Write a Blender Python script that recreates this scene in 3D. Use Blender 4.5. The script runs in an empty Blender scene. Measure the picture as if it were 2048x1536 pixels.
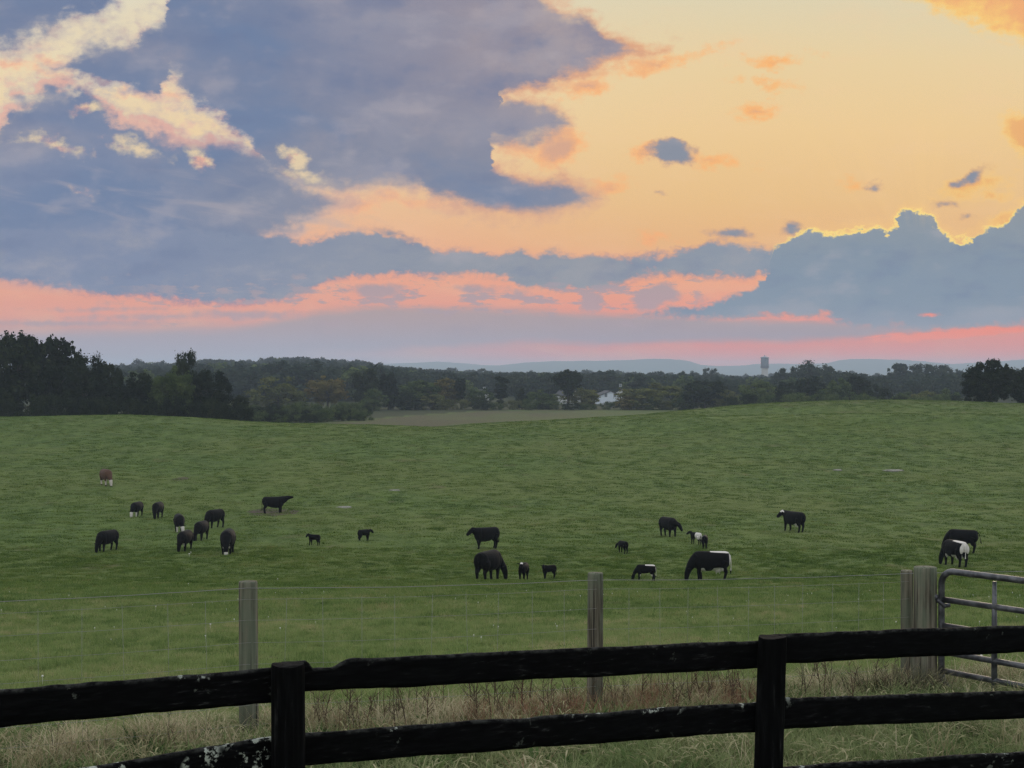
import bpy, bmesh, math, random
import numpy as np
from mathutils import Vector, Matrix

random.seed(7)
RNG = np.random.default_rng(7)
scene = bpy.context.scene
COL = scene.collection

# ------------------------------------------------------------------ camera
F = 3000.0            # focal length in photo pixels (2048 wide)
EYE = 14.0            # height of the lens above the zero level of the terrain
HOR = 745.0           # photo row of the true horizon
cam_data = bpy.data.cameras.new("camera")
cam_data.sensor_width = 36.0
cam_data.lens = 36.0 * F / 2048.0
cam_data.clip_start = 0.1
cam_data.clip_end = 60000.0
cam = bpy.data.objects.new("camera", cam_data)
COL.objects.link(cam)
cam.location = (0.0, 0.0, EYE)
cam.rotation_euler = (math.radians(90.0) - math.atan((768.0 - HOR) / F), 0.0, 0.0)
scene.camera = cam

scene.view_settings.view_transform = 'Standard'
scene.view_settings.look = 'None'
scene.view_settings.gamma = 1.0
scene.view_settings.use_curve_mapping = False
scene.view_settings.exposure = 0.0
cy = scene.cycles
cy.use_denoising = True
try:
    cy.denoiser = 'OPENIMAGEDENOISE'
    cy.denoising_input_passes = 'RGB_ALBEDO_NORMAL'
    cy.denoising_prefilter = 'NONE'
    cy.denoising_quality = 'HIGH'
except Exception:
    pass
cy.max_bounces = 5
cy.diffuse_bounces = 2
cy.glossy_bounces = 2
cy.transmission_bounces = 3
cy.volume_bounces = 1
cy.transparent_max_bounces = 6
cy.use_adaptive_sampling = True
cy.adaptive_threshold = 0.02
cy.caustics_reflective = False
cy.caustics_refractive = False


def lin(c):
    """sRGB 0..255 -> linear rgba"""
    out = []
    for v in c[:3]:
        v = v / 255.0
        out.append(v / 12.92 if v <= 0.04045 else ((v + 0.055) / 1.055) ** 2.4)
    return (out[0], out[1], out[2], 1.0)


# ------------------------------------------------------------------ node maths
class NT:
    """a small expression writer for shader node trees"""
    def __init__(self, tree):
        self.t = tree
        self.n = tree.nodes
        self.l = tree.links

    def node(self, kind, **kw):
        nd = self.n.new(kind)
        for k, v in kw.items():
            setattr(nd, k, v)
        return nd

    def put(self, sock, v):
        if isinstance(v, bpy.types.NodeSocket):
            self.l.new(v, sock)
        elif v is not None:
            sock.default_value = v

    def m(self, op, a, b=None, c=None, clamp=False):
        nd = self.node('ShaderNodeMath', operation=op, use_clamp=clamp)
        for i, v in enumerate((a, b, c)):
            if v is not None:
                self.put(nd.inputs[i], v)
        return nd.outputs[0]

    def add(self, a, b): return self.m('ADD', a, b)
    def sub(self, a, b): return self.m('SUBTRACT', a, b)
    def mul(self, a, b): return self.m('MULTIPLY', a, b)
    def div(self, a, b): return self.m('DIVIDE', a, b)
    def mad(self, a, b, c): return self.m('MULTIPLY_ADD', a, b, c)
    def mx(self, *v):
        r = v[0]
        for q in v[1:]:
            r = self.m('MAXIMUM', r, q)
        return r
    def mn(self, *v):
        r = v[0]
        for q in v[1:]:
            r = self.m('MINIMUM', r, q)
        return r

    def ss(self, v, lo, hi, a=0.0, b=1.0):
        nd = self.node('ShaderNodeMapRange', interpolation_type='SMOOTHSTEP')
        self.put(nd.inputs[0], v)
        for i, q in ((1, lo), (2, hi), (3, a), (4, b)):
            self.put(nd.inputs[i], q)
        return nd.outputs[0]

    def lerp(self, v, lo, hi, a=0.0, b=1.0):
        nd = self.node('ShaderNodeMapRange')
        self.put(nd.inputs[0], v)
        for i, q in ((1, lo), (2, hi), (3, a), (4, b)):
            self.put(nd.inputs[i], q)
        return nd.outputs[0]

    def mix(self, f, a, b, blend='MIX'):
        nd = self.node('ShaderNodeMix', data_type='RGBA', blend_type=blend)
        self.put(nd.inputs['Factor'], f)
        for s, v in ((nd.inputs[6], a), (nd.inputs[7], b)):
            self.put(s, v)
        return nd.outputs[2]

    def xyz(self, x, y, z=0.0):
        nd = self.node('ShaderNodeCombineXYZ')
        for i, v in enumerate((x, y, z)):
            self.put(nd.inputs[i], v)
        return nd.outputs[0]

    def sep(self, v):
        nd = self.node('ShaderNodeSeparateXYZ')
        self.put(nd.inputs[0], v)
        return nd.outputs

    def noise(self, vec, scale=1.0, detail=4.0, rough=0.55, dist=0.0, dim='3D', w=None):
        nd = self.node('ShaderNodeTexNoise', noise_dimensions=dim)
        self.put(nd.inputs['Vector'], vec)
        nd.inputs['Scale'].default_value = scale
        nd.inputs['Detail'].default_value = detail
        nd.inputs['Roughness'].default_value = rough
        nd.inputs['Distortion'].default_value = dist
        return nd.outputs

    def vmad(self, v, s, o=(0, 0, 0)):
        nd = self.node('ShaderNodeVectorMath', operation='MULTIPLY_ADD')
        self.put(nd.inputs[0], v)
        nd.inputs[1].default_value = s
        self.put(nd.inputs[2], o)
        return nd.outputs[0]

    def ramp(self, v, stops, mode='LINEAR'):
        nd = self.node('ShaderNodeValToRGB')
        cr = nd.color_ramp
        cr.interpolation = mode
        while len(cr.elements) > 1:
            cr.elements.remove(cr.elements[-1])
        cr.elements[0].position = stops[0][0]
        cr.elements[0].color = stops[0][1]
        for p, c in stops[1:]:
            e = cr.elements.new(p)
            e.color = c
        self.put(nd.inputs[0], v)
        return nd.outputs[0]

    def curve(self, x01, pts):
        """float curve through pts, both axes 0..1"""
        nd = self.node('ShaderNodeFloatCurve')
        cv = nd.mapping.curves[0]
        pts = sorted(pts)
        cv.points[0].location = pts[0]
        cv.points[1].location = pts[-1]
        for p in pts[1:-1]:
            cv.points.new(p[0], p[1])
        nd.mapping.use_clip = False
        nd.mapping.extend = 'HORIZONTAL'
        for p in cv.points:
            p.handle_type = 'AUTO_CLAMPED'
        nd.mapping.update()
        self.put(nd.inputs['Value'], x01)
        return nd.outputs[0]


# ------------------------------------------------------------------ sky and clouds
SUN_AZ = 17.0     # degrees right of the view axis
SUN_EL = 4.0
world = bpy.data.worlds.new("World")
scene.world = world
world.use_nodes = True


def build_sky():
    tree = world.node_tree
    tree.nodes.clear()
    T = NT(tree)
    out = T.node('ShaderNodeOutputWorld')
    bg = T.node('ShaderNodeBackground')
    T.l.new(bg.outputs[0], out.inputs[0])
    tc = T.node('ShaderNodeTexCoord')
    d = tc.outputs['Generated']
    dx, dy, dz = T.sep(d)
    dyc = T.m('MAXIMUM', dy, 0.02)
    # tangent-plane chart of the western sky: x east-west, y downwards, in milli-radians * 3
    px = T.mad(T.div(dx, dyc), F, 1024.0)
    py = T.mad(T.div(dz, dyc), -F, HOR)

    px0, py0 = px, py

    def stage(tok):
        # ties later terms to earlier ones, so that the shader is evaluated in order
        return T.mad(tok, 1e-7, px0), T.mad(tok, 1e-7, py0)

    # turbulent offsets (billows at several sizes)
    P = T.xyz(T.mul(px, 0.001), T.mul(py, 0.001), 0.0)
    w1 = T.noise(T.vmad(P, (1.0, 1.5, 1.0)), 6.0, 8.0, 0.60)
    wx, wy, wz = T.sep(w1[1])
    w2 = T.noise(T.vmad(P, (1.0, 1.6, 1.0), (3.1, 5.7, 0.4)), 22.0, 7.0, 0.62)
    vx, vy, vz = T.sep(w2[1])
    bill = T.noise(T.vmad(P, (1.0, 1.3, 1.0), (1.7, 2.2, 0.9)), 34.0, 6.0, 0.54)[0]
    streak = T.noise(T.vmad(P, (1.0, 6.0, 1.0), (7.7, 1.2, 0.1)), 7.0, 6.0, 0.58)[0]
    amp = T.ss(py, 120.0, 640.0, 1.0, 0.16)         # clouds get flatter towards the horizon
    qx = T.add(px, T.add(T.mul(T.mul(T.sub(wx, .5), 112.0), amp), T.mul(T.sub(vx, .5), 46.0)))
    qy = T.add(py, T.add(T.mul(T.mul(T.sub(wy, .5), 78.0), amp), T.mul(T.mul(T.sub(vy, .5), 46.0), T.add(amp, .12))))

    X0, X1, Y0, Y1 = -900.0, 2900.0, -400.0, 1000.0
    xn = T.lerp(qx, X0, X1)

    def edge(pts):
        return T.mad(T.curve(xn, [((x - X0) / (X1 - X0), (y - Y0) / (Y1 - Y0)) for x, y in pts]), Y1 - Y0, Y0)

    def band(top, bot):
        return T.mn(T.sub(qy, edge(top)), T.sub(edge(bot), qy))

    Q = T.xyz(qx, qy, 0.0)

    def blob(cx, cy_, rx, ry, rot=0.0):
        """signed height (in px) of an elliptic puff"""
        mp = T.node('ShaderNodeMapping', vector_type='TEXTURE')
        T.put(mp.inputs[0], Q)
        mp.inputs['Location'].default_value = (cx, cy_, 0.0)
        mp.inputs['Rotation'].default_value = (0.0, 0.0, math.radians(rot))
        mp.inputs['Scale'].default_value = (rx, ry, 1.0)
        ln_ = T.node('ShaderNodeVectorMath', operation='LENGTH')
        T.put(ln_.inputs[0], mp.outputs[0])
        return T.mad(ln_.outputs['Value'], -ry, ry)

    def puffset(items, first=None):
        r = first
        for it in items:
            b_ = blob(*it)
            r = b_ if r is None else T.m('MAXIMUM', r, b_)
        return r

    px, py = stage(qy)
    # ---- clear air: colour by height with a warmer east side
    yy = T.lerp(py, -300.0, 760.0)
    R = lambda rows: T.ramp(yy, [((r + 300.0) / 1060.0, lin(c)) for r, c in rows])
    warm = R([(-300, (196, 200, 196)), (0, (224, 211, 176)), (120, (235, 209, 160)), (260, (240, 204, 147)),
              (400, (237, 193, 132)), (490, (236, 182, 124)), (545, (243, 168, 126)), (610, (240, 152, 126)), (660, (236, 140, 124)),
              (700, (238, 130, 116)), (735, (242, 132, 116))])
    cool = R([(-300, (180, 190, 200)), (0, (226, 216, 190)), (150, (236, 216, 178)), (300, (238, 208, 164)), (420, (238, 190, 148)),
              (520, (240, 170, 138)), (580, (236, 160, 134)), (630, (232, 158, 138)), (655, (206, 158, 152)), (690, (176, 162, 172)), (735, (176, 168, 184))])
    clear = T.mix(T.ss(px, 500.0, 1500.0), cool, warm)
    # faint high veil
    veil = T.ss(T.noise(T.vmad(P, (1.0, 3.0, 1.0), (0.3, 9.0, 0.0)), 5.0, 6.0, 0.6, 0.3)[0], 0.45, 0.75)
    clear = T.mix(T.mul(veil, 0.22), clear, lin((244, 204, 160)))

    px, py = stage(veil)
    # ---- cloud bodies, as signed depth in px (positive inside)
    A1 = band([(-900, 500), (40, 260), (84, 134), (112, 124), (140, 116), (152, 104), (165, 90), (185, 77), (212, 66), (240, 74), (272, 70), (286, 48), (304, 34), (330, 20), (350, -60), (420, -300),
               (960, -300), (1050, -60), (1110, 0), (1180, 22), (1215, 60), (1250, 88), (1300, 98), (1345, 93), (1420, 240), (2900, 700)],
              [(-900, -200), (40, 0), (84, 137), (112, 148), (140, 158), (200, 168), (250, 180), (300, 198), (330, 204), (346, 166), (362, 172), (390, 202), (410, 222), (450, 246), (482, 270), (505, 296), (530, 350), (580, 376), (630, 390),
               (690, 394), (760, 390), (830, 388), (890, 408), (950, 425), (985, 330), (1000, 205), (1080, 188), (1130, 166), (1200, 146), (1280, 120), (1345, 90), (1420, -40), (2900, -300)])
    A2 = band([(-900, 230), (800, 200), (960, 186), (1010, 190), (1060, 200), (1110, 214), (1150, 250), (1240, 420), (2900, 700)],
              [(-900, 200), (760, 200), (820, 320), (1000, 306), (1060, 304), (1105, 292), (1150, 258), (1240, 100), (2900, -200)])
    A3 = band([(-900, 330), (900, 300), (1000, 332), (1040, 348), (1075, 352), (1110, 344), (1150, 362), (1210, 397), (1300, 560), (2900, 800)],
              [(-900, 300), (800, 300), (850, 400), (890, 410), (950, 426), (1020, 433), (1100, 430), (1185, 414), (1215, 398), (1300, 240), (2900, 0)])
    B = band([(-900, 236), (-40, 232), (0, 226), (14, 196), (40, 182), (60, 178), (72, 162), (90, 154), (120, 156), (150, 162), (190, 182), (215, 204), (245, 226), (300, 238), (340, 258), (386, 272), (430, 262),
              (470, 274), (500, 290), (540, 300), (600, 330), (660, 380), (715, 404), (800, 560), (2900, 800)],
             [(-900, 535), (440, 540), (500, 520), (545, 496), (600, 466), (640, 446), (690, 424), (718, 406), (800, 260), (2900, 0)])
    S7 = band([(-900, -400), (2900, -400)],
              [(-900, 130), (-60, 112), (0, 108), (60, 100), (110, 76), (150, 54), (205, 40), (240, 6), (280, -70), (420, -300), (2900, -390)])
    D = T.add(5.0, band([(-900, 420), (500, 470), (560, 466), (610, 482), (680, 470), (725, 461), (780, 468), (840, 484), (885, 503), (905, 498), (960, 506), (1000, 516), (1020, 500),
              (1045, 496), (1070, 511), (1110, 496), (1135, 510), (1200, 514), (1240, 520), (1300, 510), (1350, 506), (1400, 494), (1425, 482), (1500, 500), (1560, 540), (2900, 545)],
             [(-900, 556), (0, 562), (60, 574), (150, 581), (205, 591), (290, 594), (340, 600), (440, 607), (520, 606), (600, 592), (650, 565), (720, 551), (800, 551),
              (960, 553), (1000, 556), (1035, 574), (1100, 581), (1160, 580), (1220, 572), (1260, 561), (1310, 550), (1500, 556), (1540, 540), (2900, 500)]))
    C = band([(-900, 640), (1240, 634), (1300, 622), (1330, 613), (1400, 609), (1445, 597), (1500, 580), (1532, 562), (1545, 500), (1580, 478), (1620, 463), (1650, 467), (1700, 464), (1740, 455), (1765, 460),
              (1781, 472), (1788, 440), (1802, 424), (1840, 425), (1868, 438), (1880, 456), (1892, 471), (1940, 480), (1962, 466), (2000, 454), (2016, 438),
              (2030, 418), (2055, 404), (2200, 360), (2900, 330)],
             [(-900, 620), (1240, 630), (1300, 635), (1500, 637), (1640, 637), (1680, 652), (1750, 664), (1900, 660), (2048, 652), (2300, 640), (2900, 630)])
    C2 = band([(-900, 530), (1360, 520), (1400, 500), (1430, 488), (1500, 486), (1540, 492), (1580, 480), (1700, 480), (2900, 480)],
              [(-900, 525), (1360, 525), (1420, 545), (1500, 553), (1560, 560), (1700, 600), (2900, 600)])
    E = band([(-900, 668), (0, 664), (300, 660), (480, 655), (560, 640), (640, 622), (760, 610), (900, 612), (1250, 626), (1700, 640), (2900, 640)],
             [(-900, 760), (300, 742), (600, 710), (900, 695), (1300, 689), (1650, 682), (1850, 668), (2048, 655), (2900, 640)])

    px, py = stage(E)
    # broken scraps in the glow over the horizon
    scrap = T.noise(T.vmad(P, (1.0, 3.4, 1.0), (2.0, 4.0, 3.0)), 13.0, 5.0, 0.6)[0]
    scrap_d = T.mul(T.sub(scrap, T.add(0.505, T.mul(T.m('ABSOLUTE', T.sub(py, 592.0)), 0.0024))), 130.0)
    scrap_d = T.mn(scrap_d, T.mul(T.sub(px, 260.0), 0.06), T.mul(T.sub(1400.0, px), 0.2), T.sub(py, 548.0))
    # thin cloud strips and small cloud bits low over the horizon
    strip = puffset([(190, 618, 95, 5), (330, 633, 150, 6), (470, 630, 140, 9), (120, 646, 200, 5),
                 (760, 583, 62, 15), (955, 579, 40, 9), (1040, 589, 40, 6), (1182, 604, 22, 24), (1310, 596, 55, 22, -20)])
    puffs = puffset([(1338, 308, 62, 28, 8), (1462, 466, 48, 14), (1586, 456, 22, 14), (1755, 370, 16, 6),
                 (1895, 407, 22, 8), (1935, 434, 14, 6), (1320, 385, 12, 6), (1940, 360, 42, 15, -22), (800, 470, 60, 9, 12)])
    pinks = puffset([(1425, 322, 62, 13, 10), (1283, 303, 30, 20), (1548, 122, 56, 11, -6), (1542, 169, 44, 11), (1514, 226, 38, 17, -12),
                 (1212, 372, 40, 16, -10), (1702, 366, 16, 8), (1308, 478, 30, 12)])
    pinks = puffset([(112, 122, 30, 10, 10), (20, 128, 40, 12, 10), (120, 160, 70, 9, 26), (310, 192, 60, 12, -4), (250, 172, 20, 20), (1310, 130, 110, 16, -14)], pinks)
    pinks = puffset([(810, 398, 150, 11, 4), (716, 414, 64, 15, -12), (1160, 176, 60, 22, -10), (1120, 300, 60, 36, -20), (1050, 305, 60, 14, 8)], pinks)
    gold = puffset([(2050, 268, 62, 40, 20), (1945, 372, 66, 22, -12), (1985, 388, 30, 9), (2010, 440, 26, 18, -40)])
    topright = T.mul(T.sub(T.sub(T.mul(T.sub(qx, 1790.0), 0.34), 6.0), qy), 0.8)

    fine = T.sub(bill, 0.5)
    fine2 = T.sub(streak, 0.5)

    def alpha(dd, lo, hi, namp=26.0, samp=0.0):
        v = T.mad(fine, namp, dd)
        if samp:
            v = T.mad(fine2, samp, v)
        return T.ss(v, lo, hi)

    px, py = stage(gold)
    light = T.mix(T.ss(px, 200.0, 1900.0), lin((250, 180, 142)), lin((255, 178, 92)))
    light = T.mix(T.ss(py, 420.0, 640.0), light, lin((255, 142, 112)))
    col = clear

    # warm tatters first, then the grey bodies over them
    ap = T.mul(alpha(pinks, -9.0, 16.0, 42.0), 0.86)
    col = T.mix(ap, col, T.mix(T.ss(pinks, 4.0, 26.0), light, lin((214, 160, 136))))
    ag = alpha(T.mx(gold, topright), -10.0, 16.0, 44.0)
    col = T.mix(T.mul(ag, 0.85), col, T.mix(T.ss(T.mad(fine, 60.0, gold), -6.0, 24.0), lin((254, 206, 108)), lin((238, 172, 104))))
    col = T.mix(T.mul(alpha(topright, -2.0, 46.0, 66.0), 0.9), col, lin((240, 170, 116)))
    col = T.mix(alpha(T.sub(topright, 62.0), -10.0, 40.0, 40.0), col, lin((158, 142, 150)))

    px, py = stage(ag)
    # low mauve haze bank
    ae = T.mul(T.ss(T.mad(fine2, 22.0, E), -10.0, 16.0), T.ss(py, 690.0, 620.0, 0.9, 0.96))
    ecol = T.mix(T.ss(px, 300.0, 1700.0), lin((168, 160, 174)), lin((146, 148, 164)))
    ecol = T.mix(T.ss(py, 700.0, 610.0), ecol, lin((176, 154, 154)))
    col = T.mix(ae, col, ecol)
    # glowing scraps at the lower right
    glow = puffset([(1900, 668, 190, 9, -4), (1990, 660, 120, 7), (1760, 672, 90, 4, -5), (1858, 627, 26, 4), (1550, 638, 110, 2.5)])

    px, py = stage(ae)
    # grey bodies
    upper = T.mx(T.mul(A1, 1.4), T.mul(A2, 1.7), T.mul(A3, 1.7), B, S7)
    lower = T.mx(D, C2)
    tex = T.mad(T.sub(wz, .5), 0.7, T.mul(T.sub(vz, .5), 0.25))
    low = T.noise(T.vmad(T.xyz(T.mul(T.add(px, py), 0.001), T.mul(T.sub(py, T.mul(px, 0.35)), 0.001)), (0.7, 1.6, 1.0), (4.4, 0.3, 0.0)), 3.2, 4.0, 0.5, 0.4)[0]
    # relief: billows catch the light from the low right
    e0 = T.noise(T.vmad(P, (1.0, 1.7, 1.0), (2.2, 6.1, 0.0)), 3.2, 5.0, 0.50)[0]
    e1 = T.noise(T.vmad(P, (1.0, 1.7, 1.0), (2.2 + .020, 6.1 + .034, 0.0)), 3.2, 5.0, 0.50)[0]
    emb = T.mul(T.sub(e0, e1), 9.0)
    slate = T.mix(T.ss(px, 350.0, 1250.0), lin((114, 128, 158)), lin((152, 142, 152)))
    slate = T.mix(T.ss(py, 80.0, 420.0), slate, T.mix(T.ss(px, 150, 700), lin((124, 136, 164)), lin((130, 136, 156))))
    slate = T.mix(T.ss(low, 0.50, 0.34, 0.0, 0.75), slate, lin((106, 126, 160)))
    slate = T.mix(T.ss(low, 0.48, 0.66, 0.0, 0.7), slate, lin((148, 148, 164)))
    slate = T.mix(T.ss(tex, -0.22, 0.0, 0.35, 0.0), slate, lin((100, 118, 154)))
    slate = T.mix(T.ss(tex, 0.0, 0.30, 0.0, 0.55), slate, lin((168, 158, 164)))
    slate = T.mix(T.mul(T.ss(px, 820.0, 1150.0), T.ss(py, 330.0, 120.0, 0.0, 0.75)), slate, T.mix(T.ss(wz, .4, .6), lin((142, 138, 154)), lin((172, 158, 160))))
    rimw = T.ss(px, 100.0, 1150.0, 20.0, 44.0)
    un = T.mad(fine2, 30.0, T.mad(fine, T.ss(px, 850.0, 300.0, 84.0, 95.0), T.add(upper, T.ss(px, 750.0, 300.0, 0.0, 6.0))))
    lit = T.ss(T.mad(T.sub(wx, .5), 90.0, upper), 2.0, rimw, 0.85, 0.0)
    ucol = T.mix(lit, slate, T.mix(T.ss(un, -6.0, 20.0), T.mix(T.ss(px, 450.0, 1100.0, 0.12, 0.65), clear, light), T.mix(T.ss(px, 300.0, 1000.0, 0.7, 0.25), light, slate)))
    # paler fringes on the left, pink ones inside
    ucol = T.mix(T.mul(T.ss(px, 900.0, 300.0), T.ss(un, 40.0, 0.0, 0.0, 0.8)), ucol, T.mix(T.ss(T.mad(fine, 0.5, wz), 0.44, 0.60), lin((190, 184, 184)), lin((214, 182, 172))))
    au = T.ss(un, T.ss(px, 200.0, 1200.0, -20.0, -28.0), T.ss(low, .38, .60, 20.0, 72.0))
    # thin outer veil of the same bodies
    vl = T.mul(T.ss(T.mad(fine, 150.0, T.mad(fine2, 60.0, upper)), -46.0, 34.0), 0.50)
    col = T.mix(vl, col, T.mix(0.5, T.mix(T.ss(px, 500.0, 1050.0), lin((196, 186, 186)), light), T.mix(0.5, slate, lin((200, 180, 172)))))
    # thin grey shreds drifting in the cream gap on the left
    shred = T.noise(T.vmad(P, (1.0, 1.7, 1.0), (5.1, 8.2, 0.0)), 12.0, 7.0, 0.62)[0]
    sh_ = T.mul(T.ss(shred, 0.50, 0.66), T.mul(T.ss(px, 720.0, 520.0), T.mul(T.ss(py, 400.0, 330.0), T.ss(py, 40.0, 130.0))))
    col = T.mix(T.mul(sh_, 0.75), col, T.mix(T.ss(wz, .42, .60), lin((176, 174, 182)), lin((232, 190, 170))))
    col = T.mix(au, col, ucol)
    # paler streaks of thin cloud across the left body
    stk = T.noise(T.vmad(T.xyz(T.mul(px, .001), T.mul(T.sub(py, T.mul(px, .16)), .001), 0.0), (1.0, 5.5, 1.0), (1.1, 0.4, 0.0)), 4.2, 5.0, 0.55, 0.5)[0]
    sm_ = T.mul(T.ss(stk, 0.50, 0.70), T.mul(T.ss(px, 900.0, 500.0), T.mul(T.ss(py, 300.0, 380.0), T.ss(py, 600.0, 540.0))))
    col = T.mix(T.mul(sm_, 0.42), col, lin((178, 168, 172)))

    px, py = stage(au)
    bn = T.mad(fine, 60.0, B)
    bl_ = T.mul(T.mul(T.ss(bn, -4.0, 12.0), T.ss(bn, 44.0, 16.0)), T.mul(T.ss(px, 640.0, 420.0), T.ss(T.mad(fine2, .6, wz), .40, .56)))
    col = T.mix(T.mul(bl_, T.ss(py, 330.0, 250.0, 0.0, 0.62)), col, lin((238, 180, 160)))
    # lit breaks in the lower left body
    brk = puffset([(105, 293, 60, 10, 14), (275, 300, 56, 14, 12), (395, 315, 26, 18, 50), (595, 318, 34, 22, 40), (615, 352, 34, 9, 8), (165, 384, 16, 6, 24), (178, 222, 22, 11)])
    col = T.mix(T.mul(alpha(brk, -8.0, 18.0, 52.0), 0.84), col, T.mix(T.ss(T.add(wz, T.mul(fine, .8)), 0.40, 0.56), lin((250, 184, 150)), lin((240, 214, 170))))

    px, py = stage(brk)
    lcol = T.mix(T.ss(px, 200.0, 1100.0), lin((124, 136, 164)), lin((146, 150, 160)))
    lcol = T.mix(T.ss(px, 1100.0, 1900.0), lcol, lin((126, 144, 164)))
    lcol = T.mix(T.ss(tex, -0.02, 0.2, 0.0, 0.5), lcol, lin((166, 162, 166)))
    lcol = T.mix(T.ss(T.mad(fine2, 0.5, tex), 0.02, -0.2, 0.0, 0.5), lcol, lin((120, 134, 160)))
    ln = T.mad(fine2, 22.0, T.mad(T.sub(0.08, T.m('ABSOLUTE', fine)), 60.0, lower))
    lc2 = T.mix(T.mul(T.ss(ln, 16.0, 0.0), T.sub(1.0, au)), lcol, T.mix(0.45, light, lcol))
    col = T.mix(T.ss(ln, -6.0, T.ss(low, .4, .6, 8.0, 22.0)), col, lc2)

    px, py = stage(ln)
    sn = T.mad(fine, 20.0, T.mx(T.mad(fine2, 10.0, strip), T.mul(scrap_d, 0.9)))
    col = T.mix(T.mul(T.ss(sn, -4.0, 8.0), 0.85), col, T.mix(T.ss(py, 560.0, 640.0), lin((166, 152, 160)), lin((176, 154, 162))))
    pn = T.mad(fine, 30.0, puffs)
    col = T.mix(T.ss(pn, -5.0, 10.0), col, T.mix(T.ss(pn, -2.0, 14.0), T.mix(0.5, light, lin((160, 148, 150))), lin((136, 142, 156))))

    px, py = stage(pn)
    # cumulus bank with its burning rim
    cn = T.mad(T.sub(e0, .5), 30.0, T.mad(T.sub(0.08, T.m('ABSOLUTE', fine)), 56.0, C))
    ccol = T.mix(T.ss(py, 430.0, 560.0), lin((136, 147, 158)), lin((128, 144, 162)))
    ccol = T.mix(T.ss(tex, 0.0, 0.24, 0.0, 0.45), ccol, lin((150, 156, 164)))
    ccol = T.mix(T.ss(T.mad(fine2, 0.6, tex), 0.0, -0.2, 0.0, 0.5), ccol, lin((116, 136, 160)))
    ccol = T.mix(T.ss(py, 600.0, 670.0), ccol, lin((142, 150, 166)))
    col = T.mix(T.ss(cn, -2.0, T.ss(py, 500.0, 640.0, 5.0, 16.0)), col, ccol)
    rim = T.mul(T.ss(T.m('ABSOLUTE', T.sub(cn, 1.0)), 6.0, 0.0), T.mul(T.ss(py, 530.0, 490.0), T.ss(px, 1480.0, 1640.0)))
    rim = T.mul(rim, T.ss(T.mad(T.sub(wz, .5), 1.4, T.mul(fine, 1.2)), -0.22, 0.1))
    col = T.mix(rim, col, lin((255, 224, 130)))
    halo = T.mul(T.ss(cn, -26.0, 0.0), T.mul(T.ss(cn, 4.0, 0.0), T.mul(T.ss(py, 540.0, 480.0), T.ss(px, 1500.0, 1760.0))))
    col = T.mix(T.mul(halo, 0.35), col, lin((255, 206, 120)))
    px, py = stage(rim)
    gn = T.mad(fine2, 9.0, T.mad(fine, 12.0, glow))
    col = T.mix(T.mul(T.ss(gn, -2.0, 5.0), T.ss(px, 1300.0, 1800.0, 0.5, 1.0)), col, T.mix(T.ss(px, 1500.0, 2000.0), lin((248, 146, 126)), lin((255, 132, 100))))
    px, py = stage(gn)
    # the same relief over every grey body
    sc_ = T.node('ShaderNodeSeparateColor')
    T.put(sc_.inputs[0], col)
    grey = T.mul(T.ss(T.sub(sc_.outputs[0], sc_.outputs[2]), 0.16, 0.0), T.ss(py, 690.0, 600.0))
    col = T.mix(T.mul(T.mul(T.ss(emb, 0.1, 1.0), grey), 0.26), col, lin((188, 178, 182)))
    col = T.mix(T.mul(T.mul(T.ss(emb, -0.1, -1.0), grey), 0.34), col, lin((98, 114, 150)))
    px, py = stage(grey)
    # beams over the hidden sun
    bx = T.sub(px, 1850.0)
    by = T.sub(600.0, py)
    ang = T.m('ARCTAN2', bx, by)
    beam = T.ss(T.noise(T.xyz(T.mul(ang, 2.6), 0.5, 0.5), 3.0, 2.0, 0.5)[0], 0.4, 0.65)
    beam = T.mul(beam, T.mul(T.ss(py, 470.0, 420.0), T.ss(py, 120.0, 400.0)))
    col = T.mix(T.mul(T.mul(beam, 0.12), T.ss(T.m('ABSOLUTE', ang), 1.1, 0.4)), col, lin((255, 212, 140)))

    # ---- rest of the dome: Nishita sky at low strength under a broken cloud deck
    sk = T.node('ShaderNodeTexSky')
    sk.sky_type = 'NISHITA'
    sk.sun_disc = False
    sk.sun_elevation = math.radians(SUN_EL)
    sk.sun_rotation = math.radians(SUN_AZ)
    sk.altitude = 120.0
    sk.air_density = 1.2
    sk.dust_density = 1.5
    nsk = T.node('ShaderNodeVectorMath', operation='SCALE')
    T.put(nsk.inputs[0], sk.outputs[0])
    nsk.inputs['Scale'].default_value = 0.10
    deck = T.noise(d, 2.2, 5.0, 0.55)[0]
    high = T.mix(T.ss(deck, 0.42, 0.62), lin((176, 186, 204)), lin((216, 206, 200)))
    high = T.mix(T.ss(dz, 0.25, 0.0), high, lin((150, 150, 170)))
    zen = T.ss(dz, 0.25, 0.75)
    high = T.mix(zen, high, T.mix(T.ss(deck, 0.40, 0.60), lin((190, 200, 216)), lin((232, 226, 220))))
    dome = T.mix(1.0, high, nsk.outputs[0], 'ADD')
    wu = T.m('ABSOLUTE', T.sub(px, 1024.0))
    inner = T.mul(T.ss(wu, 2000.0, 1350.0), T.mul(T.ss(py, -420.0, -60.0), T.ss(dy, 0.1, 0.3)))
    # below the horizon line: dull ground tone
    dome = T.mix(T.ss(dz, -0.012, -0.05), dome, lin((70, 78, 66)))
    inner = T.mul(inner, T.ss(dz, -0.05, -0.012))
    T.l.new(col, bg.inputs['Color'])
    bg.inputs['Strength'].default_value = 1.0
    bg2 = T.node('ShaderNodeBackground')
    T.l.new(dome, bg2.inputs['Color'])
    bg2.inputs['Strength'].default_value = 1.3
    ms = T.node('ShaderNodeMixShader')
    T.l.new(inner, ms.inputs[0])
    T.l.new(bg2.outputs[0], ms.inputs[1])
    T.l.new(bg.outputs[0], ms.inputs[2])
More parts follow.
